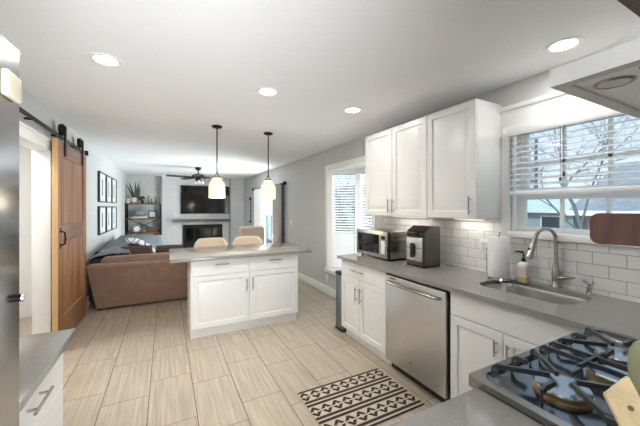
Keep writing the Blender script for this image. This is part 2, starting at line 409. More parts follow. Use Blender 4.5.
def along(u, v, n):
    return [Vector(u).lerp(Vector(v), i/(n-1)) for i in range(n)]
def bar_handle(mb, p0, p1, out, r=0.0055, stand=0.028):
    p0, p1, o = Vector(p0), Vector(p1), Vector(out)
    d = (p1-p0).normalized()*0.012
    mb.tube([p0+o*stand-d, p1+o*stand+d], r, 8)
    for p in (p0+(p1-p0)*0.12, p1-(p1-p0)*0.12): mb.tube([p, p+o*stand], r*0.85, 8)

# ------------------------------------------------------------------ the setting
XL, XR, YF, YB, ZC = -1.04, 2.42, 10.6, -0.12, 2.44
fl = MB().box(XL-1.4, XR+0.7, YB-1.6, YF+0.2, -0.08, 0).done('floor', floor_mat()); struct(fl, 'wood look porcelain tile floor', 'floor')
ce = MB().box(XL-1.4, XR+0.2, YB, YF+0.2, ZC, ZC+0.1).done('ceiling', M['ceiling']); struct(ce, 'white ceiling', 'ceiling')
# left wall with doorway
fx = lambda u, v, w: (w, u, v)
DY0, DY1, DZ = 3.1, 3.9, 2.04
MB().plate(rect(YB, YF+0.2, 0, ZC), [rect(DY0, DY1, 0.001, DZ)], fx, (XL-0.12, XL)).done('wall_left', M['wall'], smooth=False)
struct(COL.objects['wall_left'], 'grey painted wall with sliding barn door', 'wall')
# right wall with kitchen window, bay and glass door
KW = (0.42, 1.38, 1.275, 2.10); BAY = (3.16, 4.36, 0.43, 2.085); GD = (6.72, 8.35, 0.02, 2.02)
MB().plate(rect(YB, YF+0.2, 0, ZC), [rect(*KW), rect(*BAY), rect(*GD)], fx, (XR, XR+0.14)).done('wall_right', M['wall'], smooth=False)
struct(COL.objects['wall_right'], 'grey painted wall with windows', 'wall')
w = MB().box(XL-0.12, XR+0.14, YF, YF+0.2, 0, ZC).done('wall_far', M['wall'], smooth=False); struct(w, 'grey living room end wall', 'wall')
w = MB().box(0.3, XR, YB-0.12, YB, 0, ZC).done('wall_back', M['wall'], smooth=False); struct(w, 'kitchen wall behind the stove', 'wall')
w = MB().box(-0.11, XR, 10.46, YF, 0, ZC).done('wall_fireplace', M['brick'], smooth=False); struct(w, 'white painted brick chimney wall', 'wall')
w = MB().box(-0.15, -0.11, 10.44, 10.6, 0, ZC).box(1.93, 1.96, 10.44, 10.47, 0, ZC).done('trim_1', mat('taupe_trim', (150, 144, 134), 0.6)); struct(w, 'narrow trim strips beside the brick chimney', 'trim')
def baseboard(name, x0, x1, y0, y1):
    o = MB().box(x0, x1, y0, y1, 0, 0.135, 0.004).done(name, M['trim']); struct(o, 'white baseboard', 'baseboard')
baseboard('baseboard_right', XR-0.018, XR, 2.95, 6.4)
baseboard('baseboard_left', XL, XL+0.018, 4.0, 10.46)
baseboard('baseboard_far', XL, -0.15, YF-0.018, YF)
# hall behind the barn doorway
w = MB().box(XL-1.3, XL-1.2, 2.4, 5.4, 0, ZC).box(XL-1.3, XL-0.12, 5.3, 5.4, 0, ZC).box(XL-1.3, XL-0.12, 2.3, 2.4, 0, ZC).done('wall_hall', M['hall'], smooth=False); struct(w, 'white hallway walls', 'wall')
d1 = thing('door_1', 'white cased doorway beside the barn door', 'doorway', (XL, 3.5, 0)); d1['kind'] = 'structure'
MB().box(XL-0.13, XL+0.015, DY0-0.09, DY0, 0, DZ+0.09, 0.004).box(XL-0.13, XL+0.015, DY1-0.015, DY1+0.08, 0, DZ+0.09, 0.004).box(XL-0.13, XL+0.018, DY0-0.1, DY1+0.09, DZ-0.015, DZ+0.09, 0.004).box(XL, XL+0.026, DY0-0.11, DY1+0.1, DZ+0.075, DZ+0.1, 0.004).done('door_casing', M['trim'], d1)

# backsplash
bs = MB().plate([(YB, 0.914), (2.93, 0.914), (2.93, 1.372), (1.452, 1.372), (1.452, 1.224), (YB, 1.224)], [], fx, (XR-0.009, XR)).done('trim_2', M['subway'], smooth=False)
struct(bs, 'white subway tile backsplash', 'backsplash')

# kitchen window
k = thing('window_1', 'white kitchen window with divided panes over the sink', 'window', (XR, 0.9, 1.25)); k['kind'] = 'structure'
c = MB()
c.box(XR-0.02, XR+0.001, KW[1]+0.012, KW[1]+0.075, 1.222, 2.2, 0.004)
c.box(XR-0.02, XR+0.001, KW[0]-0.09, KW[0], 1.222, 2.2, 0.004)
c.box(XR-0.022, XR+0.001, KW[0]-0.1, KW[1]+0.085, 2.10, 2.235, 0.004)
c.box(XR-0.04, XR+0.001, KW[0]-0.11, KW[1]+0.095, 2.225, 2.26, 0.006)
c.done('window_casing', M['trim'], k)
c = MB(); c.box(XR-0.05, XR+0.06, KW[0]-0.1, KW[1]+0.012, 1.230, 1.2775, 0.006); c.done('window_sill', M['trim'], k)
c = MB()
for a, b in ((KW[1]-0.012, KW[1]+0.003), (KW[0]-0.003, KW[0]+0.012)): c.box(XR, XR+0.14, a, b, KW[2], KW[3])
c.box(XR, XR+0.14, KW[0], KW[1], KW[3]-0.012, KW[3]); c.box(XR, XR+0.14, KW[0], KW[1], KW[2]-0.02, KW[2]+0.004)
c.done('window_jamb', M['trim'], k)
c = MB()
y0, y1 = KW[0]+0.012, KW[1]-0.012
for xa, xb, za, zb in ((2.475, 2.505, 1.279, 1.555), (2.506, 2.536, 1.52, 2.09)):
    c.box(xa, xb, y0, y0+0.04, za, zb); c.box(xa, xb, y1-0.055, y1, za, zb)
    c.box(xa+0.001, xb-0.001, y0+0.039, y1-0.054, za+0.001, za+0.033); c.box(xa+0.001, xb-0.001, y0+0.039, y1-0.054, zb-0.033, zb-0.001)
c.done('window_frame', M['trim'], k)
c = MB()
for yy in (1.077, 0.828, 0.58):
    c.box(2.482, 2.5, yy-0.011, yy+0.011, 1.285, 1.53); c.box(2.512, 2.53, yy-0.011, yy+0.011, 1.54, 2.07)
c.box(2.512, 2.53, y0, y1, 1.785, 1.803)
c.done('window_muntins', M['trim'], k)
c = MB(); c.box(2.489, 2.492, y0+0.03, y1-0.05, 1.30, 1.53); c.box(2.519, 2.522, y0+0.03, y1-0.05, 1.545, 2.06); c.done('window_glass', M['glass'], k)

# bay window
b = thing('window_2', 'white bay window with angled panes beside the counter', 'window', (XR, 3.8, 0.4)); b['kind'] = 'structure'
c = MB()
c.box(XR-0.02, XR+0.001, BAY[1], BAY[1]+0.075, BAY[2]-0.05, BAY[3]+0.075, 0.005); c.box(XR-0.02, XR+0.001, BAY[0]-0.075, BAY[0], BAY[2]-0.05, BAY[3]+0.075, 0.005)
c.box(XR-0.022, XR+0.001, BAY[0]-0.08, BAY[1]+0.08, BAY[3], BAY[3]+0.08, 0.005)
c.box(XR-0.03, XR+0.001, BAY[0]-0.08, BAY[1]+0.08, BAY[2]-0.055, BAY[2]+0.005, 0.005)
c.done('window_casing', M['trim'], b)
A, B, C_, D = (XR, BAY[1]), (2.80, 4.05), (2.80, 3.47), (XR, BAY[0])
def bay_poly(e): return [(A[0], A[1]+e), (B[0]+e, B[1]+e*0.6), (C_[0]+e, C_[1]-e*0.6), (D[0], D[1]-e)]
fz = lambda u, v, w_: (u, v, w_)
MB().plate(bay_poly(0.06), [], fz, (BAY[2]-0.06, BAY[2])).done('window_seat', M['trim'], b, smooth=False)
MB().plate(bay_poly(0.06), [], fz, (BAY[3], BAY[3]+0.05)).done('window_head', M['trim'], b, smooth=False)
def bay_side(p, q, nm):
    pu = Vector((q[0]-p[0], q[1]-p[1], 0)); Ln = pu.length; pu.normalize(); nrm = Vector((pu.y, -pu.x, 0))
    if nrm.x < 0: nrm = -nrm
    fr = lambda u, v, w_: (p[0]+pu.x*u+nrm.x*w_, p[1]+pu.y*u+nrm.y*w_, v)
    MB().plate(rect(0, Ln, BAY[2], BAY[3]), [rect(0.07, Ln-0.05, BAY[2]+0.11, BAY[3]-0.09)], fr, (0.0, 0.05)).done('window_frame', M['trim'], b, smooth=False)
    MB().plate(rect(0.06, Ln-0.04, BAY[2]+0.1, BAY[3]-0.08), [], fr, (0.022, 0.026)).done('window_glass', M['glass'], b, smooth=False)
    return fr, Ln
c = MB()
c.box(XR-0.001, XR+0.142, BAY[0], BAY[1], BAY[3]-0.008, BAY[3]+0.001); c.box(XR-0.001, XR+0.142, BAY[0], BAY[1], BAY[2]-0.001, BAY[2]+0.006)
c.done('window_jamb', M['trim'], b, smooth=False)
bays = [bay_side(A, B, 'l'), bay_side(B, C_, 'c'), bay_side(C_, D, 'r')]
def bay_blind(fr, Ln, label):
    p = fr(Ln/2, BAY[3]-0.01, -0.02)
    t = thing('window_blind', label, 'blind', p, 'bay window blinds')
    q = MB()
    z = BAY[3]-0.085; zz = []
    while z > BAY[2]+0.05: zz.append(z); z -= 0.043
    for z in zz:
        tilt = 0.010 if z > 1.03 else 0.021
        dx = 0.018 if z > 1.03 else 0.008
        pts = [fr(0.075, z-tilt, -0.03-dx), fr(Ln-0.055, z-tilt, -0.03-dx), fr(Ln-0.055, z+tilt, -0.03+dx), fr(0.075, z+tilt, -0.03+dx)]
        q.prism([Vector(a) for a in pts], (0, 0, 0.0025))
    q.done('slats', M['blind'], t, smooth=False)
    q = MB(); pts = [fr(0.06, BAY[3]-0.002, -0.07), fr(Ln-0.04, BAY[3]-0.002, -0.07), fr(Ln-0.04, BAY[3]-0.002, -0.004), fr(0.06, BAY[3]-0.002, -0.004)]
    q.prism([Vector(a) for a in pts], (0, 0, -0.07)); q.done('headrail', M['blind'], t, smooth=False)
    q = MB(); q.tube([fr(0.16, BAY[3]-0.07, -0.055), fr(0.16, 1.25, -0.055)], 0.004, 6); q.done('tilt_wand', M['blind'], t)
bay_blind(*bays[0], 'white slat blind on the angled left pane of the bay window')
bay_blind(*bays[1], 'white slat blind on the middle pane of the bay window, above the microwave')

# sliding glass door in the living room
g = thing('door_2', 'white framed glass door behind the living room curtains', 'glass door', (XR, 7.4, 0)); g['kind'] = 'structure'
c = MB()
for a, b_ in ((GD[0], GD[0]+0.07), (GD[1]-0.07, GD[1]), (7.36, 7.44)): c.box(XR+0.03, XR+0.09, a, b_, GD[2], GD[3], 0.004)
c.box(XR+0.03, XR+0.09, GD[0], GD[1], GD[3]-0.07, GD[3], 0.004); c.box(XR+0.03, XR+0.09, GD[0], GD[1], GD[2], GD[2]+0.09, 0.004)
c.done('door_frame', M['trim'], g)
MB().box(XR+0.055, XR+0.06, GD[0]+0.05, GD[1]-0.05, GD[2]+0.05, GD[3]-0.05).done('door_glass', M['glass'], g)

# ------------------------------------------------------------------ cabinets
TK = 0.10
def face_x(y0, z0, x): return (x, y0, z0), (0, 1, 0), (0, 0, 1), (-1, 0, 0)   # faces -X
def cab_front(t, x, y0, y1, z0, z1, kind, handle=None, name=None):
    d = MB().panel_door((x, y1, z0), (0, -1, 0), (0, 0, 1), (-1, 0, 0), y1-y0, z1-z0, raised=(kind == 'door')).done(name or kind, M['cab'], t)
    if handle:
        h = MB(); bar_handle(h, handle[0], handle[1], (-1, 0, 0)); h.done('handle', M['nickel'], d)
    return d
XB = 1.80      # carcass face of the right run; fronts stand 2 cm proud
# drawer base by the bay
t = thing('base_cabinet', 'white base cabinet with one wide drawer and two doors under the microwave', 'cabinet', (2.1, 2.52, 0), 'right hand base cabinets')
MB().box(XB, 2.40, 2.126, 2.905, TK, 0.882).done('body', M['cab'], t)
MB().box(XB+0.05, 2.40, 2.126, 2.905, 0, TK).done('toe_kick', M['cab'], t)
cab_front(t, XB, 2.130, 2.902, 0.712, 0.872, 'drawer', ((XB-0.02, 2.47, 0.79), (XB-0.02, 2.66, 0.79)))
cab_front(t, XB, 2.130, 2.548, 0.112, 0.706, 'door', ((XB-0.02, 2.51, 0.485), (XB-0.02, 2.51, 0.615)))
cab_front(t, XB, 2.552, 2.902, 0.112, 0.706, 'door', ((XB-0.02, 2.588, 0.485), (XB-0.02, 2.588, 0.615)))
# sink base
t = thing('base_cabinet', 'white two door cabinet under the sink, beside the stove', 'cabinet', (2.1, 1.03, 0), 'right hand base cabinets')
sb = MB(); sb.box(XB, XB+0.1, 0.64, 1.44, TK, 0.882); sb.box(XB, 2.40, 1.42, 1.44, TK, 0.882); sb.box(XB, 2.40, 0.64, 0.66, TK, 0.882); sb.box(XB, 2.40, 0.64, 1.44, TK, TK+0.02)
sb.done('body', M['cab'], t)
MB().box(XB+0.05, 2.40, 0.64, 1.44, 0, TK).done('toe_kick', M['cab'], t)
cab_front(t, XB, 0.644, 1.437, 0.714, 0.872, 'false_front', name='false_front')
cab_front(t, XB, 1.069, 1.437, 0.112, 0.708, 'door', ((XB-0.02, 1.105, 0.575), (XB-0.02, 1.105, 0.648)))
cab_front(t, XB, 0.644, 1.065, 0.112, 0.708, 'door', ((XB-0.02, 1.030, 0.575), (XB-0.02, 1.030, 0.648)))
# dishwasher
t = thing('dishwasher', 'stainless dishwasher with a curved bar handle', 'dishwasher', (2.1, 1.785, 0))
MB().box(1.80, 2.38, 1.452, 2.118, 0.09, 0.87).done('tub', M['black_plastic'], t)
MB().box(1.84, 2.38, 1.452, 2.118, 0.0, 0.09).done('toe_kick', M['black_plastic'], t)
dd = MB().box(1.762, 1.80, 1.462, 2.108, 0.095, 0.856, 0.006).done('door', M['steel_v'], t)
MB().box(1.766, 1.798, 1.468, 2.1, 0.8565, 0.8705, 0.003).done('control_strip', M['black_plastic'], t)
hd = MB(); hd.tube([(1.762, 2.06, 0.80), (1.73, 2.055, 0.802), (1.722, 2.03, 0.803), (1.712, 1.785, 0.805), (1.722, 1.54, 0.803), (1.73, 1.515, 0.802), (1.762, 1.51, 0.80)], 0.0125, 10)
hd.done('handle', M['nickel'], dd)
MB().lathe([(0.012, -0.004), (0.012, 0.0), (0.004, 0.001)], (1.762, 1.80, 0.20), 16, 'x').done('badge', M['chrome'], dd)
MB().box(1.7605, 1.7625, 1.98, 2.06, 0.832, 0.842).done('vent_slot', M['black_plastic'], dd)
# long worktop
hole = rrect(1.955, 2.33, 0.825, 1.385, 0.10, 6)
ct = MB().plate([(1.735, 2.93), (1.735, 0.632), (1.690, 0.632), (1.690, YB), (XR-0.001, YB), (XR-0.001, 2.93)], [hole], fz, (0.884, 0.914)).done('kitchen_worktop', M['quartz'], smooth=False)
tag(ct, 'long grey quartz worktop around the sink along the window wall', 'countertop')
# sink
t = thing('sink', 'undermount stainless single bowl sink below the window', 'sink', (2.14, 1.11, 0.70))
sk = MB()
rings = []
for inset, z in ((-0.006, 0.882), (0.0, 0.882), (0.004, 0.86), (0.012, 0.73), (0.03, 0.71), (0.10, 0.703)):
    rings.append([(x, y, z) for x, y in rrect(1.947+inset, 2.338-inset, 0.817+inset, 1.393-inset, max(0.04, 0.105-abs(inset)), 6)])
sk.ring_loft(rings, cap0=False, cap1=True); so = sk.done('basin', steel_mat('bright_sink_steel', (222, 220, 216), 0.24, (3, 3, 240)), t)
md = so.modifiers.new('wall', 'SOLIDIFY'); md.thickness = 0.002; md.offset = 1
MB().lathe([(0.045, 0.0), (0.045, 0.004), (0.03, 0.004), (0.026, 0.001)], (2.14, 1.11, 0.703), 20).done('drain', M['chrome'], t)
# faucet
t = thing('faucet', 'tall brushed nickel pull down faucet behind the sink', 'faucet', (2.372, 1.062, 0.914))
fx0, fy0 = 2.372, 1.062
MB().lathe([(0.030, 0), (0.030, 0.008), (0.026, 0.014), (0.024, 0.05), (0.026, 0.09), (0.021, 0.13), (0.0145, 0.165), (0.0145, 0.17)], (fx0, fy0, 0.914), 24).done('body', M['nickel'], t)
pts = [(fx0, fy0, 1.07), (fx0, fy0, 1.22)]
dxy = Vector((-0.95, 0.30, 0)).normalized(); R = 0.083
for kk in range(1, 11):
    q = PI*kk/10*0.93
    p = Vector((fx0, fy0, 1.235))+dxy*(R-R*math.cos(q))+Vector((0, 0, R*math.sin(q))); pts.append(tuple(p))
MB().tube(pts, 0.0125, 14).done('spout', M['nickel'], t)
p = Vector(pts[-1]); dr = (p-Vector(pts[-2])).normalized()
sp = MB().tube([p-dr*0.005, p+dr*0.02, p+dr*0.09, p+dr*0.14, p+dr*0.143], [0.0135, 0.0165, 0.021, 0.0235, 0.019], 16).done('spray_head', M['nickel'], t)
sd = p+dr*0.09+dxy*0.015
MB().box(sd.x-0.006, sd.x+0.006, sd.y-0.007, sd.y+0.007, sd.z-0.02, sd.z+0.02, 0.003).done('spray_button', M['black_plastic'], sp)
lv = MB(); lv.tube([(fx0-0.005, fy0-0.018, 0.985), (fx0-0.01, fy0-0.045, 0.988), (fx0-0.015, fy0-0.075, 0.996), (fx0-0.03, fy0-0.115, 1.003)], [0.014, 0.013, 0.009, 0.007], 12); lv.done('lever', M['nickel'], t)
# side sprayer / soap pump
t = thing('soap_pump', 'short chrome pump set into the worktop beside the faucet', 'soap dispenser', (2.362, 0.878, 0.914))
MB().lathe([(0.022, 0), (0.022, 0.006), (0.015, 0.012), (0.012, 0.04), (0.012, 0.045)], (2.362, 0.878, 0.914), 18).done('collar', M['chrome'], t)
q = MB(); q.cyl((2.362, 0.878, 0.955), (2.362, 0.878, 0.985), 0.008, 0.008, 12); q.tube([(2.362, 0.878, 0.975), (2.345, 0.892, 0.996), (2.338, 0.898, 1.0)], [0.011, 0.009, 0.007], 10); q.tube([(2.362, 0.878, 0.975), (2.36, 0.855, 0.998)], [0.010, 0.006], 10)
q.done('nozzle', M['chrome'], t)

# upper cabinets
def upper(label, y0, y1, doors):
    t = thing('wall_cabinet', label, 'cabinet', (2.25, (y0+y1)/2, 1.37), 'white wall cabinets')
    MB().box(2.112, XR-0.001, y0, y1, 1.375, 2.29, 0.002).done('body', M['cab'], t)
    for a, b_, hy in doors:
        cab_front(t, 2.11, a+0.002, b_-0.002, 1.372, 2.29, 'door', ((2.09, hy, 1.415), (2.09, hy, 1.535)))
upper('white two door wall cabinet nearest the bay window', 1.936, 2.874, [(1.936, 2.404, 2.372), (2.404, 2.874, 2.44)])
upper('white single door wall cabinet nearest the kitchen window', 1.457, 1.934, [(1.457, 1.934, 1.50)])
for yy, ln, lb in ((2.40, 0.5, 'slim lit strip light under the two door wall cabinet'), (1.69, 0.3, 'slim lit strip light under the single door wall cabinet')):
    t = thing('under_cabinet_light', lb, 'light', (2.33, yy, 1.36), 'under cabinet strip lights')
    MB().box(2.315, 2.345, yy-ln/2, yy+ln/2, 1.358, 1.3745, 0.003).done('housing', M['plate_white'], t)
    MB().box(2.318, 2.342, yy-ln/2+0.01, yy+ln/2-0.01, 1.355, 1.3585).done('lens', M['led_strip'], t)
    area_light('strip_lamp', (2.33, yy, 1.352), (0, 0, 0), 0.03, ln-0.03, 0.28, (1, 0.94, 0.86))

# microwave
t = thing('microwave', 'stainless microwave with dark door window at the end of the worktop', 'microwave', (2.19, 2.615, 0.914))
ma, mb, mx = 2.335, 2.905, 1.99
MB().box(mx+0.025, 2.37, ma, mb, 0.932, 1.212, 0.005).done('housing', M['steel'], t)
fr = MB().box(mx, mx+0.025, ma+0.028, mb-0.002, 0.934, 1.21, 0.004).done('door', M['steel'], t)
MB().box(mx-0.003, mx+0.002, ma+0.155, mb-0.03, 0.972, 1.175, 0.002).done('door_window', M['dark_glass'], fr)
MB().box(mx, mx+0.025, ma, ma+0.026, 0.934, 1.21, 0.002).done('control_panel', M['black_plastic'], t)
MB().box(mx-0.003, mx+0.0005, ma+0.06, ma+0.12, 1.128, 1.165, 0.001).done('display', M['dark_glass'], fr)
q = MB().box(mx-0.002, mx+0.0005, ma+0.062, ma+0.118, 0.98, 1.115, 0.001).done('keypad', M['plate_white'], fr)
for yy in (ma+0.05, mb-0.05):
    for xx in (mx+0.05, 2.34): MB().cyl((xx, yy, 0.914), (xx, yy, 0.934), 0.014, 0.014, 10).done('foot', M['rubber'], t)

# air fryer
t = thing('air_fryer', 'dark grey air fryer with slanted glossy top and silver drawer front', 'air fryer', (2.2, 2.05, 0.914))
ay0, ay1 = 1.93, 2.15
pr_ = [(2.05, 0.925), (2.262, 0.925), (2.262, 1.285), (2.135, 1.285), (2.052, 1.238)]
q = MB().prism([(x, ay0, z) for x, z in pr_], (0, ay1-ay0, 0))
bmesh.ops.bevel(q.bm, geom=list(q.bm.edges), offset=0.008, segments=2, affect='EDGES'); q.done('housing', M['airfryer'], t)
q = MB().prism([(2.051, ay0+0.008, 1.2415), (2.134, ay0+0.008, 1.2885), (2.132, ay0+0.008, 1.281), (2.055, ay0+0.008, 1.235)], (0, ay1-ay0-0.016, 0)); q.done('control_panel', M['af_panel'], t)
MB().box(2.045, 2.053, ay0+0.01, ay1-0.01, 1.19, 1.232, 0.002).done('display_band', M['dark_glass'], t)
fr = MB().box(2.032, 2.052, ay0+0.012, ay1-0.012, 0.965, 1.182, 0.012, 3).done('drawer', M['steel_v'], t)
hn = MB(); hn.box(2.005, 2.033, 2.028, 2.064, 1.0, 1.135, 0.009, 3); hn.done('handle', M['black_plastic'], fr)
MB().box(2.03, 2.0325, ay0+0.014, ay1-0.014, 1.086, 1.0905).done('seam', M['black_plastic'], fr)
MB().box(2.046, 2.258, ay0+0.004, ay1-0.004, 0.914, 0.935, 0.004).done('base', M['black_plastic'], t)

# paper towel
t = thing('paper_towel_holder', 'white paper towel roll on a steel stand beside the sink', 'paper towel holder', (2.265, 1.385, 0.914))
px, py = 2.265, 1.39
MB().lathe([(0.082, 0), (0.084, 0.006), (0.078, 0.012), (0.01, 0.014)], (px, py, 0.914), 32).done('base', M['chrome'], t)
MB().lathe([(0.07, 0.016), (0.072, 0.02), (0.072, 0.318), (0.07, 0.322), (0.022, 0.322), (0.02, 0.28), (0.02, 0.016)], (px, py, 0.914), 40).done('paper_roll', M['paper'], t)
q = MB(); q.cyl((px, py, 0.926), (px, py, 1.25), 0.006, 0.006, 10); q.sphere((px, py, 1.258), 0.012); q.done('post', M['chrome'], t)
q = MB().tube([(px-0.03, py+0.078, 0.925), (px-0.03, py+0.078, 1.15)], 0.003, 6).done('tension_arm', M['chrome'], t)
# soap bottle
t = thing('soap_bottle', 'clear hand soap bottle with black pump and pale label', 'soap bottle', (2.325, 1.245, 0.914))
sx0, sy0 = 2.325, 1.245
q = MB().ring_loft([[(x, y, z) for x, y in rrect(sx0-hw, sx0+hw, sy0-hd, sy0+hd, min(hw, hd)*0.6, 4)] for hw, hd, z in ((0.026, 0.034, 0.914), (0.028, 0.036, 0.918), (0.028, 0.036, 0.958))])
q.done('soap_fill', M['soap'], t)
q = MB().ring_loft([[(x, y, z) for x, y in rrect(sx0-hw, sx0+hw, sy0-hd, sy0+hd, min(hw, hd)*0.6, 4)] for hw, hd, z in ((0.028, 0.036, 0.958), (0.028, 0.036, 1.035), (0.024, 0.03, 1.052), (0.012, 0.012, 1.064), (0.012, 0.012, 1.068))])
q.done('bottle', M['label_white'], t)
MB().ring_loft([[(x, y, z) for x, y in rrect(sx0-0.0288, sx0+0.0288, sy0-0.0368, sy0+0.0368, 0.017, 4)] for z in (0.966, 1.026)]).done('paper_label', M['label_pink'], t)
q = MB(); q.cyl((sx0, sy0, 1.066), (sx0, sy0, 1.09), 0.015, 0.014, 14); q.cyl((sx0, sy0, 1.09), (sx0, sy0, 1.128), 0.005, 0.005, 10); q.tube([(sx0, sy0, 1.132), (sx0-0.02, sy0+0.03, 1.136), (sx0-0.025, sy0+0.045, 1.130)], [0.009, 0.007, 0.005], 10)
q.done('pump', M['black_plastic'], t)

# outlets and switches
def plate(name, label, cat, y, z, w_, h_, x=XR, n=1, sw=False, grp=None):
    t = thing(name, label, cat, (x, y, z), grp)
    MB().box(x-0.006, x, y-w_/2, y+w_/2, z-h_/2, z+h_/2, 0.002).done('cover_plate', M['plate_white'], t)
    q = MB()
    for i in range(n):
        yy = y+(i-(n-1)/2)*0.046
        if sw: q.box(x-0.009, x-0.005, yy-0.016, yy+0.016, z-0.033, z+0.033, 0.002)
        else:
            for dz in (-0.022, 0.022): q.box(x-0.0085, x-0.005, yy-0.016, yy+0.016, z+dz-0.014, z+dz+0.014, 0.004)
    q.done('rocker' if sw else 'sockets', M['cab_in'], t)
plate('power_outlet', 'white double outlet plate on the tiled backsplash behind the towels', 'outlet', 1.585, 1.13, 0.12, 0.12, XR-0.009, 2)
plate('power_outlet', 'white outlet low on the grey wall under the bay window', 'outlet', 4.41, 0.27, 0.075, 0.12)
plate('light_switch', 'small white switch on the grey wall between curtain and bay window', 'light switch', 6.05, 1.13, 0.075, 0.12, sw=True)

# trash can
t = thing('trash_can', 'slim stainless trash can at the end of the base cabinets', 'trash can', (2.0, 3.06, 0))
MB().box(1.83, 2.16, 2.955, 3.12, 0.02, 0.655, 0.012, 3).done('body', steel_mat('blue_grey_can_steel', (140, 150, 158), 0.3, (240, 240, 3)), t)
MB().box(1.825, 2.165, 2.95, 3.125, 0.655, 0.695, 0.012, 3).done('lid', M['black_plastic'], t)
MB().box(1.825, 2.165, 2.95, 3.125, 0.0, 0.024, 0.006).done('foot_ring', M['black_plastic'], t)

# kitchen window blind
t = thing('window_blind', 'raised white slat blind hanging in the kitchen window', 'blind', (2.36, 0.9, 2.0))
q = MB().box(2.345, 2.362, KW[0]-0.0, 1.378, 2.008, 2.085, 0.004).box(2.362, 2.412, KW[0], 1.374, 2.03, 2.085).done('valance', M['blind'], t)
q = MB(); zs = [1.59+i*0.0415 for i in range(11)]
for z in zs: q.box(-0.024, 0.024, KW[0]+0.005, 1.366, -0.0015, 0.0015, mtx=Matrix.Translation((2.387, 0, z)) @ Matrix.Rotation(math.radians(-23), 4, 'Y'))
q.done('slats', M['blind'], t, smooth=False)
MB().box(2.362, 2.412, KW[0]+0.005, 1.366, 1.553, 1.58, 0.004).done('bottom_rail', M['blind'], t)
for yy in (1.27, 0.9, 0.55):
    for xx in (2.363, 2.411): MB().cyl((xx, yy, 1.58), (xx, yy, 2.03), 0.0012, 0.0012, 5).done('ladder_cord', M['blind'], t)
q = MB(); q.cyl((2.355, 1.03, 1.66), (2.355, 1.03, 2.01), 0.0015, 0.0015, 5); q.cyl((2.355, 1.01, 1.69), (2.355, 1.01, 2.01), 0.0015, 0.0015, 5); q.lathe([(0.003, 0), (0.008, -0.008), (0.006, -0.025)], (2.355, 1.03, 1.665), 10); q.lathe([(0.003, 0), (0.008, -0.008), (0.006, -0.025)], (2.355, 1.01, 1.695), 10)
q.done('pull_cords', M['dark_cloth'], t)
MB().cyl((2.352, 1.318, 1.27), (2.352, 1.318, 2.01), 0.0035, 0.0035, 6).done('tilt_wand', M['blind'], t)

# ------------------------------------------------------------------ stove side
t = thing('range_stove', 'stainless gas range with black iron grates in the foreground', 'stove', (1.26, 0.25, 0))
SX0, SX1, SY0, SY1 = 0.846, 1.684, YB+0.03, 0.612
MB().box(SX0+0.005, SX1-0.005, SY0, SY1-0.03, 0.03, 0.905).done('oven_body', M['steel_v'], t)
MB().box(SX0+0.02, SX1-0.02, SY1-0.03, SY1-0.005, 0.16, 0.74, 0.006).done('oven_door', M['steel_v'], t)
MB().tube([(SX0+0.06, SY1-0.005, 0.70), (SX0+0.06, SY1+0.03, 0.70), (SX1-0.06, SY1+0.03, 0.70), (SX1-0.06, SY1-0.005, 0.70)], 0.011, 10).done('oven_handle', M['nickel'], t)
q = MB()
outer = rrect(SX0-0.004, SX1+0.004, SY0, SY1+0.006, 0.012, 4)
inner = rrect(SX0+0.026, SX1-0.026, SY0+0.05, SY1-0.018, 0.04, 6)
q.plate(outer, [inner], fz, (0.902, 0.934))
q.done('cooktop_rim', M['rimsteel'], t, smooth=False)
MB().ring_loft([[(x, y, z) for x, y in rrect(SX0+0.026-e, SX1-0.026+e, SY0+0.05-e, SY1-0.018+e, 0.04, 6)] for e, z in ((0.0, 0.9335), (-0.012, 0.921), (-0.03, 0.919))], cap0=False).done('cooktop_well', M['cook'], t)
kn = []
for i in range(5):
    kx = SX0+0.12+i*(SX1-SX0-0.24)/4
    MB().lathe([(0.021, 0), (0.02, 0.022), (0.016, 0.03)], (kx, SY1-0.006, 0.83), 16, 'y').done('knob', M['steel'], t)
MB().box(SX0+0.005, SX1-0.005, SY1-0.03, SY1-0.006, 0.765, 0.902, 0.005).done('control_panel', M['steel'], t)
burn = [(1.03, 0.445, 0.068), (1.435, 0.45, 0.062), (1.035, 0.12, 0.06), (1.435, 0.12, 0.075)]
for bx, by, br in burn:
    bb = MB().lathe([(br*1.06, 0.0), (br*1.05, 0.006), (br*0.92, 0.009), (br*0.92, 0.014)], (bx, by, 0.919), 28).done('burner', M['brass'], t)
    MB().lathe([(br*0.98, 0.0145), (br, 0.017), (br*0.97, 0.021), (br*0.3, 0.0225)], (bx, by, 0.919), 28).done('burner_cap', M['burner_cap'], bb)
bb = MB().ring_loft([[(x, y, z) for x, y in rrect(1.235-a, 1.235+a, 0.285-c_, 0.285+c_, a*0.98, 8)] for a, c_, z in ((0.05, 0.18, 0.919), (0.048, 0.178, 0.935))]).done('burner', M['brass'], t)
MB().ring_loft([[(x, y, z) for x, y in rrect(1.235-a, 1.235+a, 0.285-c_, 0.285+c_, a*0.98, 8)] for a, c_, z in ((0.047, 0.177, 0.935), (0.048, 0.178, 0.94), (0.044, 0.174, 0.945))]).done('burner_cap', M['burner_cap'], bb)
def finger(q, pts, wd_=0.011, h_=0.014):
    pts = [Vector(p) for p in pts]
    rings = []
    for i, p in enumerate(pts):
        d = pts[min(i+1, len(pts)-1)]-pts[max(i-1, 0)]; s = Vector((-d.y, d.x, 0))
        if s.length < 1e-6: s = Vector((1, 0, 0))
        s.normalize(); s *= wd_/2; u = Vector((0, 0, h_)) if d.z == 0 else (Vector((0, 0, h_)))
        rings.append([p-s, p+s, p+s*0.75+u, p-s*0.75+u])
    q.ring_loft(rings)
ZG = 0.953
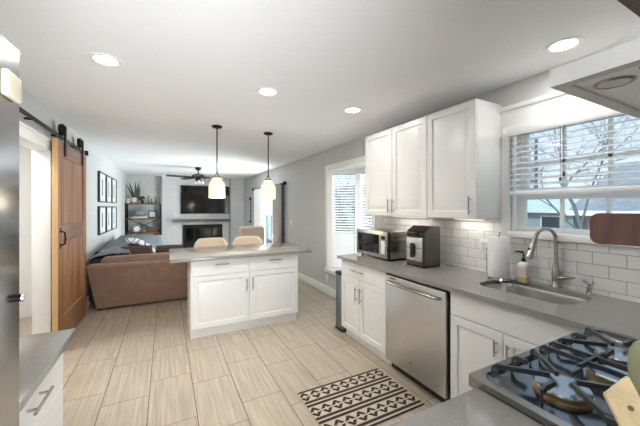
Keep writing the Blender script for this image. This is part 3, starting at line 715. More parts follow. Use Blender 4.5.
def foot_finger(q, fx_, fy_, sgn, tip):
    finger(q, [(fx_, fy_, 0.934-0.014), (fx_, fy_+0.001*sgn, ZG-0.01), (fx_, fy_-0.012*sgn, ZG), tip])
def grate(x0, x1, cx, burners):
    q = MB(); ym = 0.285
    for yy, s in ((0.588, 1), (0.0, -1)):
        bx, by, br = burners[0] if s > 0 else burners[1]
        foot_finger(q, x0, yy, s, (bx-0.012, by+0.028*s, ZG))
        foot_finger(q, x1, yy, s, (bx+0.014, by+0.020*s, ZG))
        foot_finger(q, cx, yy, s, (cx, by+br+0.03*s, ZG) if s > 0 else (cx, by-br-0.03, ZG))
        finger(q, [(x0-0.004, by, 0.92), (x0-0.004, by+0.001, ZG-0.008), (x0+0.01, by, ZG), (bx-0.05, by, ZG)])
        finger(q, [(x1+0.004, by, 0.92), (x1+0.004, by+0.001, ZG-0.008), (x1-0.01, by, ZG), (bx+0.05, by, ZG)])
        finger(q, [(x0, ym+0.02*s, 0.92), (x0, ym+0.021*s, ZG-0.008), (x0+0.01, ym+0.03*s, ZG), (bx-0.012, by-0.028*s, ZG)])
        finger(q, [(x1, ym+0.02*s, 0.92), (x1, ym+0.021*s, ZG-0.008), (x1-0.01, ym+0.03*s, ZG), (bx+0.012, by-0.028*s, ZG)])
    finger(q, [(x0, ym, ZG), (x1, ym, ZG)]); finger(q, [(x0, ym+0.03, ZG), (x0, ym-0.03, ZG)]); finger(q, [(x1, ym+0.03, ZG), (x1, ym-0.03, ZG)])
    q.done('grate', M['iron'], t, smooth=False)
grate(0.925, 1.145, 1.035, (burn[0], burn[2]))
grate(1.332, 1.548, 1.435, (burn[1], burn[3]))
q = MB()
for xx in (1.205, 1.268):
    finger(q, [(xx, 0.588, 0.92), (xx, 0.589, ZG-0.01), (xx, 0.576, ZG), (xx, 0.012, ZG), (xx, 0.0, 0.92)], 0.010)
for yy in (0.16, 0.455): finger(q, [(1.155, yy, ZG), (1.325, yy, ZG)])
q.done('grate', M['iron'], t, smooth=False)

# near worktop left of the stove
ct = MB().box(0.2, SX0-0.006, YB, 0.582, 0.884, 0.914, 0.002).done('near_worktop', M['quartz']); tag(ct, 'short grey quartz worktop left of the stove, at the bottom edge', 'countertop')
t = thing('base_cabinet', 'white base cabinet under the short worktop left of the stove', 'cabinet', (0.53, 0.25, 0))
MB().box(0.22, SX0-0.012, YB, 0.54, 0, 0.884).done('body', M['cab'], t)
MB().panel_door((0.224, 0.54, 0.112), (1, 0, 0), (0, 0, 1), (0, 1, 0), 0.60, 0.755).done('door', M['cab'], t)

# range hood
t = thing('range_hood', 'white and stainless range hood above the stove', 'range hood', (1.26, 0.15, 1.756))
HX0, HX1, HY1 = 0.842, 1.62, 0.39
q = MB(); q.plate(rect(HX0, HX1, YB, HY1), [rect(HX0+0.03, HX1-0.03, YB+0.03, HY1-0.03)], fz, (1.756, 1.80)); q.box(HX0+0.002, HX1-0.002, YB, HY1-0.002, 1.785, 1.80)
hc = q.done('canopy', M['hoodsteel'], t, smooth=False)
pan = MB().box(HX0+0.03, HX1-0.03, YB+0.03, HY1-0.03, 1.762, 1.786).done('underside_panel', mat('pale_hood_enamel', (244, 244, 242), 0.35, 0.0), t)
lr = MB().lathe([(0.038, 0.001), (0.038, -0.003), (0.033, -0.005), (0.030, -0.003)], (0.957, 0.308, 1.762), 28).done('lamp_ring', M['nickel'], pan)
MB().lathe([(0.029, -0.0025), (0.029, -0.004), (0.008, -0.005)], (0.957, 0.308, 1.762), 28).done('lamp_lens', M['lampglass'], lr)
MB().box(0.90, 1.30, 0.243, 0.25, 1.758, 1.763).done('filter_slot', M['black_plastic'], pan)
MB().box(0.95, 1.45, -0.06, 0.225, 1.757, 1.763, 0.002).done('grease_filter', M['steel_v'], pan)
MB().prism([(HX0+0.02, 0.292, 1.80), (HX0+0.02, YB, 1.80), (HX0+0.02, YB, 1.955), (HX0+0.02, 0.292, 1.812)], (HX1-HX0-0.04, 0, 0)).done('sloped_top', M['rimsteel'], t, smooth=False)
# cabinet over hood
t = thing('wall_cabinet', 'wall cabinet above the range hood showing its brown underside', 'cabinet', (1.6, 0.1, 2.1))
MB().box(0.86, XR-0.001, YB, 0.355, 2.115, 2.42).done('body', M['cab'], t)
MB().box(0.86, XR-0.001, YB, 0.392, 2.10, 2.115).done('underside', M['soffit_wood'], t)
MB().panel_door((0.862, 0.355, 2.116), (1, 0, 0), (0, 0, 1), (0, 1, 0), 0.77, 0.30).done('door', M['cab'], t)

# utensil crock with utensils
t = thing('utensil_crock', 'white utensil crock holding wooden tools on the near worktop', 'crock', (0.56, 0.07, 0.914))
cx, cy = 0.56, 0.07
MB().lathe([(0.06, 0), (0.064, 0.01), (0.068, 0.14), (0.07, 0.15), (0.062, 0.15), (0.058, 0.02), (0.02, 0.012)], (cx, cy, 0.914), 32).done('pot', M['ceramic'], t)
t = thing('wooden_turner', 'dark walnut turner with a wide rounded blade in front of the window', 'kitchen utensil', (cx+0.03, cy, 0.94))
hx, hy = 0.628, 0.172
u = Vector((0.36, -0.933, 0))                       # blade width direction
q = MB()
blade = rrect(-0.057, 0.07, 1.402, 1.451, 0.012, 5)
nv = Vector((u.y, -u.x, 0))
pb = [Vector((hx, hy, 0))+u*a+Vector((0, 0, z)) for a, z in blade]
q.prism(pb, -nv*0.007); q.done('blade', M['walnut'], t)
mid = Vector((hx, hy, 1.41))+u*0.05-nv*0.0035
MB().tube([(cx+0.03, cy-0.02, 0.945), (cx+0.045, cy-0.0, 1.07), mid], [0.006, 0.007, 0.006], 8).done('handle', M['walnut'], t)
t = thing('silicone_spatula', 'olive silicone spatula standing upright at the right edge', 'kitchen utensil', (cx-0.02, cy+0.03, 0.94))
q = MB(); s0 = Vector((0.615, 0.153, 1.175)); ex = Vector((0.62, -0.78, 0)).normalized()
prof = [(0.0, 0.024), (0.02, 0.026), (0.06, 0.026), (0.085, 0.023), (0.1, 0.015), (0.105, 0.005)]
rings = []
for h_, r_ in prof: rings.append([s0+Vector((0.10*h_, 0.12*h_, h_*0.85))+ex*(r_*math.cos(a))+Vector((ex.y, -ex.x, 0))*(0.007*math.sin(a)) for a in [2*PI*i/16 for i in range(16)]])
q.ring_loft(rings); q.done('head', M['olive'], t)
MB().tube([(cx-0.01, cy+0.0, 0.945), (cx+0.005, cy+0.045, 1.07), s0+Vector((0, 0, 0.01))], 0.006, 8).done('handle', M['beech'], t)
t = thing('wooden_spatula', 'pale wooden spatula leaning out over the stove corner', 'kitchen utensil', (cx, cy+0.03, 0.94))
E1, E2 = Vector((0.549, 0.188, 1.197)), Vector((0.579, 0.173, 1.222))
ec = (E1+E2)/2; sv = (E2-E1)/2; dn = Vector((-0.012, -0.04, -0.07)); nn = dn.cross(sv).normalized()*0.004
rings = []
for c_, w_ in ((ec, 0.96), (ec+dn*0.03, 1.0), (ec+dn*0.8, 0.95), (ec+dn*1.15, 0.6), (Vector((0.548, 0.095, 1.07)), 0.33), (Vector((0.555, 0.06, 0.945)), 0.3)):
    rings.append([c_-sv*w_-nn, c_+sv*w_-nn, c_+sv*w_+nn, c_-sv*w_+nn])
MB().ring_loft(rings).done('blade', M['beech'], t, smooth=False)
kc = ec+dn*0.35+sv*0.1
MB().tube([kc-nn*1.15, kc+nn*1.15], 0.0035, 10).done('knot', M['shelfwood'], t)

# ------------------------------------------------------------------ left side
t = thing('base_cabinet', 'white drawer cabinet beside the refrigerator at lower left', 'cabinet', (-0.7, 1.4, 0))
MB().box(XL+0.001, -0.412, 1.13, 1.645, TK, 0.884).done('body', M['cab'], t)
MB().box(XL+0.001, -0.46, 1.13, 1.66, 0, TK).done('toe_kick', M['cab'], t)
for z0, z1 in ((0.71, 0.874), (0.415, 0.704), (0.112, 0.409)):
    dd = MB().panel_door((-0.412, 1.134, z0), (0, 1, 0), (0, 0, 1), (1, 0, 0), 0.508, z1-z0, raised=False).done('drawer', M['cab'], t)
    h = MB(); zc = (z0+z1)/2; bar_handle(h, (-0.392, 1.25, zc+0.02), (-0.392, 1.385, zc+0.02), (1, 0, 0)); h.done('handle', M['nickel'], dd)
ct = MB().box(XL+0.001, -0.362, 1.125, 1.70, 0.885, 0.915, 0.002).done('side_worktop', M['quartz']); tag(ct, 'small grey quartz worktop beside the refrigerator at the left edge', 'countertop')
t = thing('refrigerator', 'tall stainless refrigerator reflecting the room at the left edge', 'refrigerator', (-0.7, 0.7, 0))
MB().box(XL+0.01, -0.43, 0.22, 1.105, 0.02, 1.87, 0.008).done('cabinet', mat('grey_fridge_side', (120, 122, 126), 0.4, 0.5), t)
for y0, y1 in ((0.22, 0.66), (0.665, 1.108)): MB().box(-0.43, -0.355, y0, y1, 0.72, 1.895, 0.014, 4).done('door', M['fridge'], t)
MB().box(-0.43, -0.355, 0.22, 1.108, 0.06, 0.71, 0.014, 4).done('freezer_drawer', M['fridge'], t)
MB().box(-0.356, -0.340, 0.99, 1.07, 1.735, 1.80, 0.006, 3).done('hinge_cover', M['cream'], t)['label'] = 'cream rounded block near the top'
q = MB().cyl((-0.356, 1.085, 1.217), (-0.345, 1.085, 1.217), 0.010, 0.011, 16); kb = q.done('knob', M['black_metal'], t)
MB().cyl((-0.345, 1.085, 1.217), (-0.341, 1.085, 1.217), 0.012, 0.011, 16).done('knob_cap', M['chrome'], kb)
MB().box(-0.45, -0.38, 0.25, 1.08, 0.0, 0.06).done('foot_grille', M['black_plastic'], t)

# barn door and its rail
t = thing('barn_door', 'knotty wood sliding barn door on the left wall', 'barn door', (-0.975, 4.43, 0.02))
BX0, BX1, BY0, BY1, BZ0, BZ1 = -1.003, -0.958, 3.83, 5.03, 0.02, 2.15
q = MB(); n = 8
for i in range(n):
    a = BY0+0.004+(BY1-BY0-0.008)*i/n; b_ = BY0+0.004+(BY1-BY0-0.008)*(i+1)/n
    q.box(BX0+0.004, BX1-0.014, a+0.001, b_-0.001, BZ0+0.004, BZ1-0.004, 0.002, 1)
q.done('plank_panel', M['barn'], t, smooth=False)
MB().box(BX0, BX1, BY0+0.012, BY0+0.15, BZ0, BZ1, 0.003).done('stile', M['barn'], t); MB().box(BX0, BX1, BY1-0.15, BY1, BZ0, BZ1, 0.003).done('stile', M['barn'], t)
for z0, z1 in ((BZ0, BZ0+0.3), (1.10, 1.28), (BZ1-0.16, BZ1)): MB().box(BX0, BX1-0.001, BY0+0.15, BY1-0.15, z0, z1, 0.003).done('cross_rail', M['barn_h'], t)
MB().box(BX0-0.001, BX1+0.001, BY0, BY0+0.012, BZ0, BZ1, 0.002).done('edge_strip', M['barn_edge'], t)
q = MB().tube([(BX1, 3.915, 1.07), (BX1+0.035, 3.915, 1.085), (BX1+0.04, 3.915, 1.145), (BX1+0.035, 3.915, 1.205), (BX1, 3.915, 1.22)], 0.0085, 8); q.box(BX1, BX1+0.004, 3.895, 3.935, 1.04, 1.09, 0.001); q.box(BX1, BX1+0.004, 3.895, 3.935, 1.20, 1.25, 0.001); q.done('pull_handle', M['black_metal'], t)
for yy in (4.06, 4.80):
    hg = MB().box(BX1, BX1+0.014, yy-0.027, yy+0.027, 2.0, 2.325, 0.004).done('hanger_strap', M['black_metal'], t)
    MB().lathe([(0.058, -0.018), (0.062, -0.012), (0.062, 0.012), (0.058, 0.018)], (BX1-0.024, yy, 2.285), 24, 'x').done('roller', M['black_metal'], hg)
t = thing('barn_door_rail', 'black flat steel rail above the barn door', 'rail', (-1.0, 4.1, 2.2))
MB().box(-0.982, -0.974, 2.4, 5.14, 2.18, 2.218, 0.001).done('track', M['black_metal'], t)
for yy in (2.6, 3.3, 3.95, 4.6, 5.05): MB().cyl((XL, yy, 2.197), (-0.974, yy, 2.197), 0.011, 0.011, 10).done('spacer', M['black_metal'], t)
for yy in (2.45, 5.12): MB().box(-0.99, -0.955, yy-0.02, yy+0.02, 2.175, 2.24, 0.003).done('end_stop', M['black_metal'], t)

# framed prints
def frame(y0, y1, z0, z1, label):
    t = thing('picture_frame', label, 'picture', (XL, (y0+y1)/2, (z0+z1)/2), 'black framed prints on the left wall')
    q = MB().plate(rect(y0, y1, z0, z1), [rect(y0+0.03, y1-0.03, z0+0.02, z1-0.02)], fx, (XL+0.001, XL+0.035)).done('frame', M['black_plastic'], t, smooth=False)
    MB().box(XL+0.001, XL+0.02, y0+0.025, y1-0.025, z0+0.015, z1-0.015).done('print', M['artglass'], t)
    ym = (y0+y1)/2
    MB().box(XL+0.02, XL+0.0205, ym-0.05, ym+0.05, z0+0.12, z1-0.12, 0).done('motif', M['ink'], t)
fy = ((6.25, 6.90), (6.94, 7.56), (7.60, 8.22)); pos = ('nearest the barn door', 'in the middle', 'nearest the shelf')
for (y0, y1), pz in zip(fy, pos):
    frame(y0, y1, 1.555, 2.09, 'black framed print in the upper row, %s' % pz); frame(y0, y1, 0.985, 1.48, 'black framed print in the lower row, %s' % pz)

# ------------------------------------------------------------------ island
t = thing('kitchen_island', 'white island cabinet with two drawers over two doors', 'kitchen island', (0.88, 3.8, 0))
IX0, IX1, IY0, IY1 = 0.24, 1.52, 3.55, 4.12
MB().box(IX0, IX1, IY0, IY1, TK, 0.876, 0.002).done('body', M['cab'], t)
MB().box(IX0+0.002, IX1-0.01, IY0+0.035, IY1, 0, TK).done('plinth', M['cab'], t)
def ifront(x0, x1, z0, z1, kind, h0, h1):
    d = MB().panel_door((x0, IY0, z0), (1, 0, 0), (0, 0, 1), (0, -1, 0), x1-x0, z1-z0, raised=(kind == 'door')).done(kind, M['cab'], t)
    h = MB(); bar_handle(h, h0, h1, (0, -1, 0)); h.done('handle', M['nickel'], d)
xm = 0.882; yh = IY0-0.02
ifront(IX0+0.014, xm-0.002, 0.700, 0.868, 'drawer', (0.50, yh, 0.815), (0.63, yh, 0.815)); ifront(xm+0.002, IX1-0.012, 0.700, 0.868, 'drawer', (1.14, yh, 0.815), (1.27, yh, 0.815))
ifront(IX0+0.014, xm-0.002, 0.112, 0.694, 'door', (0.848, yh, 0.49), (0.848, yh, 0.61)); ifront(xm+0.002, IX1-0.012, 0.112, 0.694, 'door', (0.92, yh, 0.495), (0.92, yh, 0.62))
ct = MB().box(0.035, 1.695, 3.47, 4.40, 0.876, 0.914, 0.003).done('island_worktop', M['quartz']); tag(ct, 'grey quartz island worktop overhanging the white cabinet', 'countertop')

# counter stools with curved backs
def stool(label, x, y, rz=0.0):
    t = thing('counter_stool', label, 'stool', (0, 0, 0), 'cream stools behind the island')
    q = MB(); R_ = 0.245; rings = []
    for k in range(17):
        a = math.radians(-78+156*k/16); e = abs(k-8)/8.0
        lo = 0.70; hi = 1.025-0.10*max(0, e-0.55)**1.5*3.2
        ro, ri = R_+0.02, R_-0.022
        c_, s_ = math.sin(a), math.cos(a)
        prof = [(ri, lo), (ro, lo), (ro+0.012, lo+(hi-lo)*0.6), (ro+0.008, hi-0.02), ((ro+ri)/2+0.006, hi), (ri+0.006, hi-0.02), (ri, lo+(hi-lo)*0.6)]
        rings.append([(c_*r_, s_*r_*0.82, z) for r_, z in prof])
    q.ring_loft(rings); q.done('backrest', M['stool'], t)
    MB().ring_loft([[(x_, y_, z) for x_, y_ in rrect(-0.21+e, 0.21-e, -0.22+e, 0.18-e, 0.09, 5)] for e, z in ((0.02, 0.61), (0.0, 0.63), (0.0, 0.665), (0.03, 0.685))]).done('seat', M['stool'], t)
    for sx_, sy_ in ((1, 1), (1, -1), (-1, 1), (-1, -1)): MB().tube([(0.15*sx_, 0.13*sy_, 0.62), (0.2*sx_, 0.18*sy_, 0.0)], [0.018, 0.012], 10).done('leg', M['stool_leg'], t)
    q = MB(); p = [(0.18, 0.16), (0.18, -0.16), (-0.18, -0.16), (-0.18, 0.16), (0.18, 0.16)]
    for a, b_ in zip(p[:-1], p[1:]): q.tube([(a[0], a[1], 0.22), (b_[0], b_[1], 0.22)], 0.008, 8)
    q.done('footrest', M['black_metal'], t)
    t.location = (x, y, 0); t.rotation_euler.z = rz; t.scale = (0.9, 0.9, 0.985)
    return t
s1 = stool('cream counter stool behind the island, left of the pair', 0.585, 4.50)
s2 = copy_tree(s1); s2.location = (1.125, 4.52, 0); s2['label'] = 'cream counter stool behind the island, right of the pair'
# armchair behind
t = thing('armchair', 'cream high back armchair beyond the right counter stool', 'chair', (1.70, 6.5, 0))
MB().box(1.40, 1.96, 6.42, 6.56, 0.25, 1.05, 0.06, 4).done('backrest', M['stool'], t)
MB().box(1.40, 1.96, 6.56, 7.05, 0.22, 0.46, 0.05, 4).done('seat', M['stool'], t)
for xx in (1.36, 1.90): MB().box(xx, xx+0.1, 6.46, 7.05, 0.22, 0.66, 0.04, 3).done('armrest', M['stool'], t)
for xx in (1.44, 1.92):
    for yy in (6.5, 6.98): MB().cyl((xx, yy, 0), (xx, yy, 0.24), 0.016, 0.02, 10).done('leg', M['stool_leg'], t)

# pendants, recessed lights, fan
def pendant(label, x, y):
    t = thing('pendant_lamp', label, 'pendant lamp', (x, y, ZC), 'pendant lamps over the island')
    MB().lathe([(0.06, 0), (0.06, -0.012), (0.045, -0.024), (0.012, -0.028)], (x, y, ZC), 28).done('canopy', M['bronze'], t)
    MB().cyl((x, y, ZC-0.025), (x, y, 1.86), 0.0075, 0.0075, 10).done('stem', M['bronze'], t)
    q = MB()
    for s in (-1, 1): q.tube([(x, y, 1.872), (x+0.018*s, y, 1.85), (x+0.036*s, y, 1.815)], 0.0045, 8)
    q.cyl((x, y, 1.862), (x, y, 1.88), 0.011, 0.011, 12); q.done('yoke', M['bronze'], t)
    MB().lathe([(0.052, 1.815), (0.054, 1.822), (0.05, 1.83), (0.012, 1.83)], (x, y, 0), 28).done('fitter_cap', M['nickel'], t)
    sh = MB().lathe([(0.055, 1.815), (0.058, 1.79), (0.066, 1.775), (0.083, 1.757), (0.093, 1.735), (0.096, 1.70), (0.096, 1.580), (0.093, 1.576), (0.090, 1.585), (0.090, 1.70), (0.084, 1.735)], (x, y, 0), 36).done('lamp_shade', M['opal'], t)
    d = bpy.data.lights.new('pendant_glow', 'POINT'); d.energy = 5; d.color = (1, 0.85, 0.64); d.shadow_soft_size = 0.04
    o = bpy.data.objects.new('pendant_glow', d); COL.objects.link(o); o.location = (x, y, 1.56)
pendant('pendant lamp with opal shade, left of the two over the island', 0.545, 3.745)
pendant('pendant lamp with opal shade, right of the two over the island', 1.195, 3.785)
LAMP_W = 7
def recessed(label, x, y, w_=1.0):
    t = thing('recessed_light', label, 'ceiling light', (x, y, ZC), 'recessed ceiling lights')
    MB().lathe([(0.098, 0), (0.096, -0.006), (0.07, -0.004), (0.066, 0)], (x, y, ZC), 36).done('trim_ring', M['trim'], t)
    MB().lathe([(0.067, -0.001), (0.067, -0.003), (0.01, -0.004)], (x, y, ZC), 36).done('lens', M['led'], t)
    d = bpy.data.lights.new('recessed_glow', 'AREA'); d.shape = 'DISK'; d.size = 0.13; d.energy = LAMP_W*w_; d.color = (1, 0.98, 0.95)
    o = bpy.data.objects.new('recessed_glow', d); COL.objects.link(o); o.location = (x, y, ZC-0.008)
recessed('recessed ceiling light nearest the barn door side', -0.354, 2.41)
recessed('recessed ceiling light between the two pendant lamps and the foreground', 0.768, 2.44)
recessed('recessed ceiling light in front of the wall cabinets', 1.67, 2.50, 0.28)
recessed('recessed ceiling light beside the range hood', 2.13, 0.915, 0.36)

t = thing('ceiling_fan', 'dark ceiling fan with light kit in the living room', 'ceiling fan', (0.70, 7.84, ZC))
x, y = 0.70, 7.84
MB().lathe([(0.075, 0), (0.075, -0.02), (0.05, -0.06), (0.02, -0.075)], (x, y, ZC), 24).done('canopy', M['bronze'], t)
MB().cyl((x, y, ZC-0.07), (x, y, 2.28), 0.014, 0.014, 10).done('downrod', M['bronze'], t)
MB().lathe([(0.03, 2.29), (0.1, 2.275), (0.14, 2.245), (0.15, 2.21), (0.12, 2.185), (0.06, 2.165), (0.075, 2.14), (0.07, 2.11), (0.02, 2.10)], (x, y, 0), 28).done('motor', M['bronze'], t)
bm_ = wood_mat('dark_fan_wood', (46, 38, 34), (66, 54, 48), 0, 14, 0.5)
for k in range(5):
    a = math.radians(190+72*k); d = Vector((math.cos(a), math.sin(a), 0)); s = Vector((-d.y, d.x, 0))
    q = MB(); rings = []
    for rr_, w_ in ((0.24, 0.05), (0.34, 0.065), (0.6, 0.075), (0.68, 0.07), (0.71, 0.045)):
        c_ = Vector((x, y, 2.195))+d*rr_
        rings.append([c_-s*w_+Vector((0, 0, -0.012)), c_+s*w_+Vector((0, 0, 0.012)), c_+s*w_+Vector((0, 0, 0.02)), c_-s*w_+Vector((0, 0, -0.004))])
    bl = q.ring_loft(rings).done('blade', bm_, t)
    MB().tube([Vector((x, y, 2.20))+d*0.13, Vector((x, y, 2.195))+d*0.27], [0.012, 0.02], 8).done('blade_iron', M['bronze'], bl)
for k in range(3):
    a = math.radians(30+120*k)
    MB().lathe([(0.02, 0.0), (0.035, -0.02), (0.055, -0.07), (0.05, -0.075), (0.03, -0.03)], (x+0.10*math.cos(a), y+0.10*math.sin(a), 2.12), 16).done('glass_shade', M['lampglass'], t)

# rug
RX0, RX1, RY0, RY1 = 0.915, 1.70, 1.595, 2.145
rg = MB().box(RX0, RX1, RY0, RY1, 0.0, 0.009, 0.003).done('kitchen_rug', rug_mat(RX0, RX1, RY0, RY1)); tag(rg, 'small black and cream patterned rug in front of the dishwasher', 'rug')

# ------------------------------------------------------------------ living room
t = thing('sectional_sofa', 'brown sectional sofa with its back to the kitchen', 'sofa', (0.3, 6.2, 0))
q = MB()
rings = []
for x_, sk_ in ((-0.97, 1.0), (0.2, 0.3), (1.25, 0.0)):
    b0 = x_+0.10*sk_
    rings.append([(b0, 5.16, 0.03), (x_, 5.10, 0.62), (x_+0.005, 5.13, 0.65), (x_+0.01, 5.30, 0.65), (b0, 5.32, 0.03)])
q.ring_loft(rings); q.done('back_panel', M['sofa_brown'], t)
def cushion(q, x0, x1, y0, y1, z0, z1, puff=0.04):
    q.box(x0, x1, y0, y1, z0, z1, min(puff, (x1-x0)*0.45, (y1-y0)*0.45, (z1-z0)*0.45), 4)
q = MB(); cushion(q, -0.84, 0.22, 5.24, 5.48, 0.45, 0.735, 0.07); cushion(q, 0.23, 1.22, 5.24, 5.48, 0.45, 0.735, 0.07); q.done('back_cushion', M['sofa_brown'], t)
q = MB(); cushion(q, -0.70, 0.22, 5.4, 6.1, 0.22, 0.46, 0.05); cushion(q, 0.23, 1.2, 5.4, 6.1, 0.22, 0.46, 0.05); q.done('seat_cushion', M['sofa_brown'], t)
MB().box(-0.90, 1.2, 5.3, 6.08, 0.05, 0.24, 0.02).done('base', M['sofa_brown'], t)
MB().box(-1.0, -0.80, 5.36, 8.3, 0.05, 0.70, 0.06, 4).done('side_back', M['sofa_dark'], t)
MB().box(-0.82, -0.10, 6.1, 8.3, 0.05, 0.45, 0.06, 4).done('side_seat', M['sofa_side'], t)
q = MB(); cushion(q, -0.84, -0.58, 6.2, 7.2, 0.42, 0.80, 0.08); cushion(q, -0.84, -0.58, 7.25, 8.2, 0.42, 0.80, 0.08); q.done('side_cushion', M['sofa_side'], t)
for xx, yy in ((-0.84, 5.2), (1.15, 5.2), (-0.9, 8.2), (-0.15, 8.2)): MB().cyl((xx, yy, 0), (xx, yy, 0.06), 0.025, 0.03, 10).done('foot', M['black_plastic'], t)
def pillow(label, c_, w_, h_, th, m, tilt, rz):
    mt = Matrix.Translation(c_) @ Matrix.Rotation(rz, 4, 'Z') @ Matrix.Rotation(tilt, 4, 'X')
    q = MB(); n = 10; top = []; 
    for sgn in (1, -1):
        g_ = [[None]*(n+1) for _ in range(n+1)]
        for i in range(n+1):
            for j in range(n+1):
                a, b_ = i/n*2-1, j/n*2-1
                e = (max(0, 1-a**4)*max(0, 1-b_**4))**0.5
                k_ = 1-0.06*(1-abs(a))*0-0.05*(a*a*b_*b_)
                g_[i][j] = q.bm.verts.new(mt @ Vector((a*w_/2*k_, sgn*th/2*e, b_*h_/2*k_)))
        for i in range(n):
            for j in range(n): q.bm.faces.new((g_[i][j], g_[i+1][j], g_[i+1][j+1], g_[i][j+1]))
    bmesh.ops.remove_doubles(q.bm, verts=q.bm.verts, dist=1e-5)
    o = q.done('pillow', m); return tag(o, label, 'pillow', 'pillows on the sofa')
pillow('dark brown pillow on the sofa back, left of the two brown ones', (-0.42, 5.62, 0.645), 0.46, 0.40, 0.16, M['pillow_brown'], math.radians(-12), 0.1)
pillow('dark brown pillow on the sofa back, right of the two brown ones', (0.06, 5.62, 0.64), 0.44, 0.38, 0.16, M['pillow_brown'], math.radians(-12), -0.1)
pillow('pale grey pillow leaning at the far end of the sofa', (-0.28, 7.0, 0.64), 0.62, 0.50, 0.18, M['grey_cloth'], math.radians(-10), 0.5)
def cloth(label, name, m, path, wdir, wid, th=0.02, cat='blanket', wob=0.015):
    q = MB(); path = [Vector(p) for p in path]; wv = Vector(wdir).normalized(); rings = []
    n = 10
    for i, p in enumerate(path):
        up = []
        lo = []
        for k in range(n+1):
            f_ = k/n-0.5; o_ = Vector((0, 0, wob*math.sin(9*f_+1.3*i)))
            up.append(p+wv*f_*wid+o_+Vector((0, 0, th))); lo.append(p+wv*f_*wid+o_)
        rings.append(up+lo[::-1])
    q.ring_loft(rings); o = q.done(name, m); return tag(o, label, cat)
cloth('dark grey blanket laid along the wall side of the sofa', 'blanket', M['wall_blanket'], [(-1.0, 6.9, 0.62), (-1.0, 6.9, 0.73), (-0.9, 6.9, 0.80), (-0.7, 6.9, 0.81), (-0.57, 6.9, 0.79), (-0.54, 6.9, 0.6)], (0, 1, 0), 2.2)
cloth('white and navy throw draped over the wall side of the sofa', 'throw_blanket', M['throw'], [(-0.66, 6.6, 0.815), (-0.52, 6.6, 0.83), (-0.38, 6.55, 0.78), (-0.26, 6.5, 0.68), (-0.14, 6.45, 0.54)], (-0.12, 1, 0), 1.1, 0.03, 'blanket', 0.03)
cloth('grey knit throw heaped over the corner of the sofa', 'throw_blanket', M['grey_cloth'], [(-0.99, 5.75, 0.66), (-0.9, 5.75, 0.74), (-0.7, 5.8, 0.79), (-0.5, 5.9, 0.76), (-0.4, 5.95, 0.5)], (0.05, 1, 0), 0.75, 0.03, 'blanket', 0.03)

# shelf unit
t = thing('shelf_unit', 'brown plank and black metal shelf unit in the far left corner', 'shelf', (-0.6, 10.3, 0))
HX = (-1.03, -0.135)
for z in (1.575, 1.135, 0.715, 0.25): MB().box(HX[0], HX[1], 10.05, 10.42, z-0.028, z+0.012, 0.003).done('shelf', M['shelfwood'], t)
for xx in (HX[0]+0.015, HX[1]-0.015):
    for yy in (10.06, 10.41): MB().box(xx-0.02, xx+0.02, yy-0.02, yy+0.02, 0, 1.57).done('post', M['black_metal'], t)
q = MB(); q.tube([(HX[0]+0.02, 10.42, 0.73), (HX[1]-0.02, 10.42, 1.12)], 0.010, 6); q.tube([(HX[0]+0.02, 10.42, 1.12), (HX[1]-0.02, 10.42, 0.73)], 0.010, 6)
q.tube([(HX[0]+0.02, 10.42, 0.28), (HX[1]-0.02, 10.42, 0.70)], 0.010, 6); q.tube([(HX[0]+0.02, 10.42, 0.70), (HX[1]-0.02, 10.42, 0.28)], 0.010, 6)
q.done('cross_brace', M['black_metal'], t)
# plant
t = thing('potted_plant', 'tall sword leaved plant in a pale pot on the shelf', 'plant', (-0.85, 10.22, 1.587))
MB().lathe([(0.07, 0), (0.085, 0.01), (0.10, 0.16), (0.095, 0.165), (0.085, 0.14), (0.02, 0.14)], (-0.85, 10.22, 1.587), 24).done('pot', mat('pale_grey_pot', (186, 190, 190), 0.5), t)
for k in range(8):
    a = k*2.4+0.6; r0 = 0.02+0.03*(k % 3); ln = 0.36+0.14*((k*7) % 5)/4; sp_ = 0.05+0.19*((k*3) % 5)/4
    b0 = Vector((-0.80+r0*math.cos(a), 10.22+r0*math.sin(a), 1.72)); d = Vector((math.cos(a), math.sin(a)*0.5, 0)); s = Vector((-d.y, d.x, 0)); s = Vector((0.9, 0.2, 0))-d*0.0; s.normalize()
    q = MB(); rings = []
    for f_, w_ in ((0, 0.014), (0.3, 0.022), (0.65, 0.019), (0.9, 0.009), (1.0, 0.002)):
        c_ = b0+d*sp_*f_**1.3+Vector((0, 0, ln*f_))
        rings.append([c_-s*w_, c_+Vector((0, -0.006, 0)), c_+s*w_, c_+Vector((0, 0.006, 0))])
    q.ring_loft(rings).done('leaf', M['leaf'], t)
t = thing('bud_vase', 'small dark vase with round leaves beside the tall plant', 'plant', (-0.62, 10.2, 1.587))
MB().lathe([(0.035, 0), (0.045, 0.03), (0.03, 0.08), (0.025, 0.09)], (-0.62, 10.2, 1.587), 18).done('vase', M['black_plastic'], t)
q = MB()
for k in range(12): q.sphere((-0.62+random.uniform(-0.08, 0.08), 10.2+random.uniform(-0.05, 0.05), 1.72+random.uniform(-0.04, 0.06)), 0.03, 0.02, 0.025, 8, 6)
q.done('foliage', M['leaf'], t)
t = thing('table_clock', 'small white framed tabletop clock at the left end of the shelf top', 'clock', (-0.965, 10.15, 1.587))
MB().box(-1.01, -0.93, 10.14, 10.17, 1.587, 1.71, 0.006).done('case', M['ceramic'], t); MB().lathe([(0.02, -0.001), (0.02, -0.003)], (-0.97, 10.14, 1.66), 16, 'y').done('dial', M['black_plastic'], t)
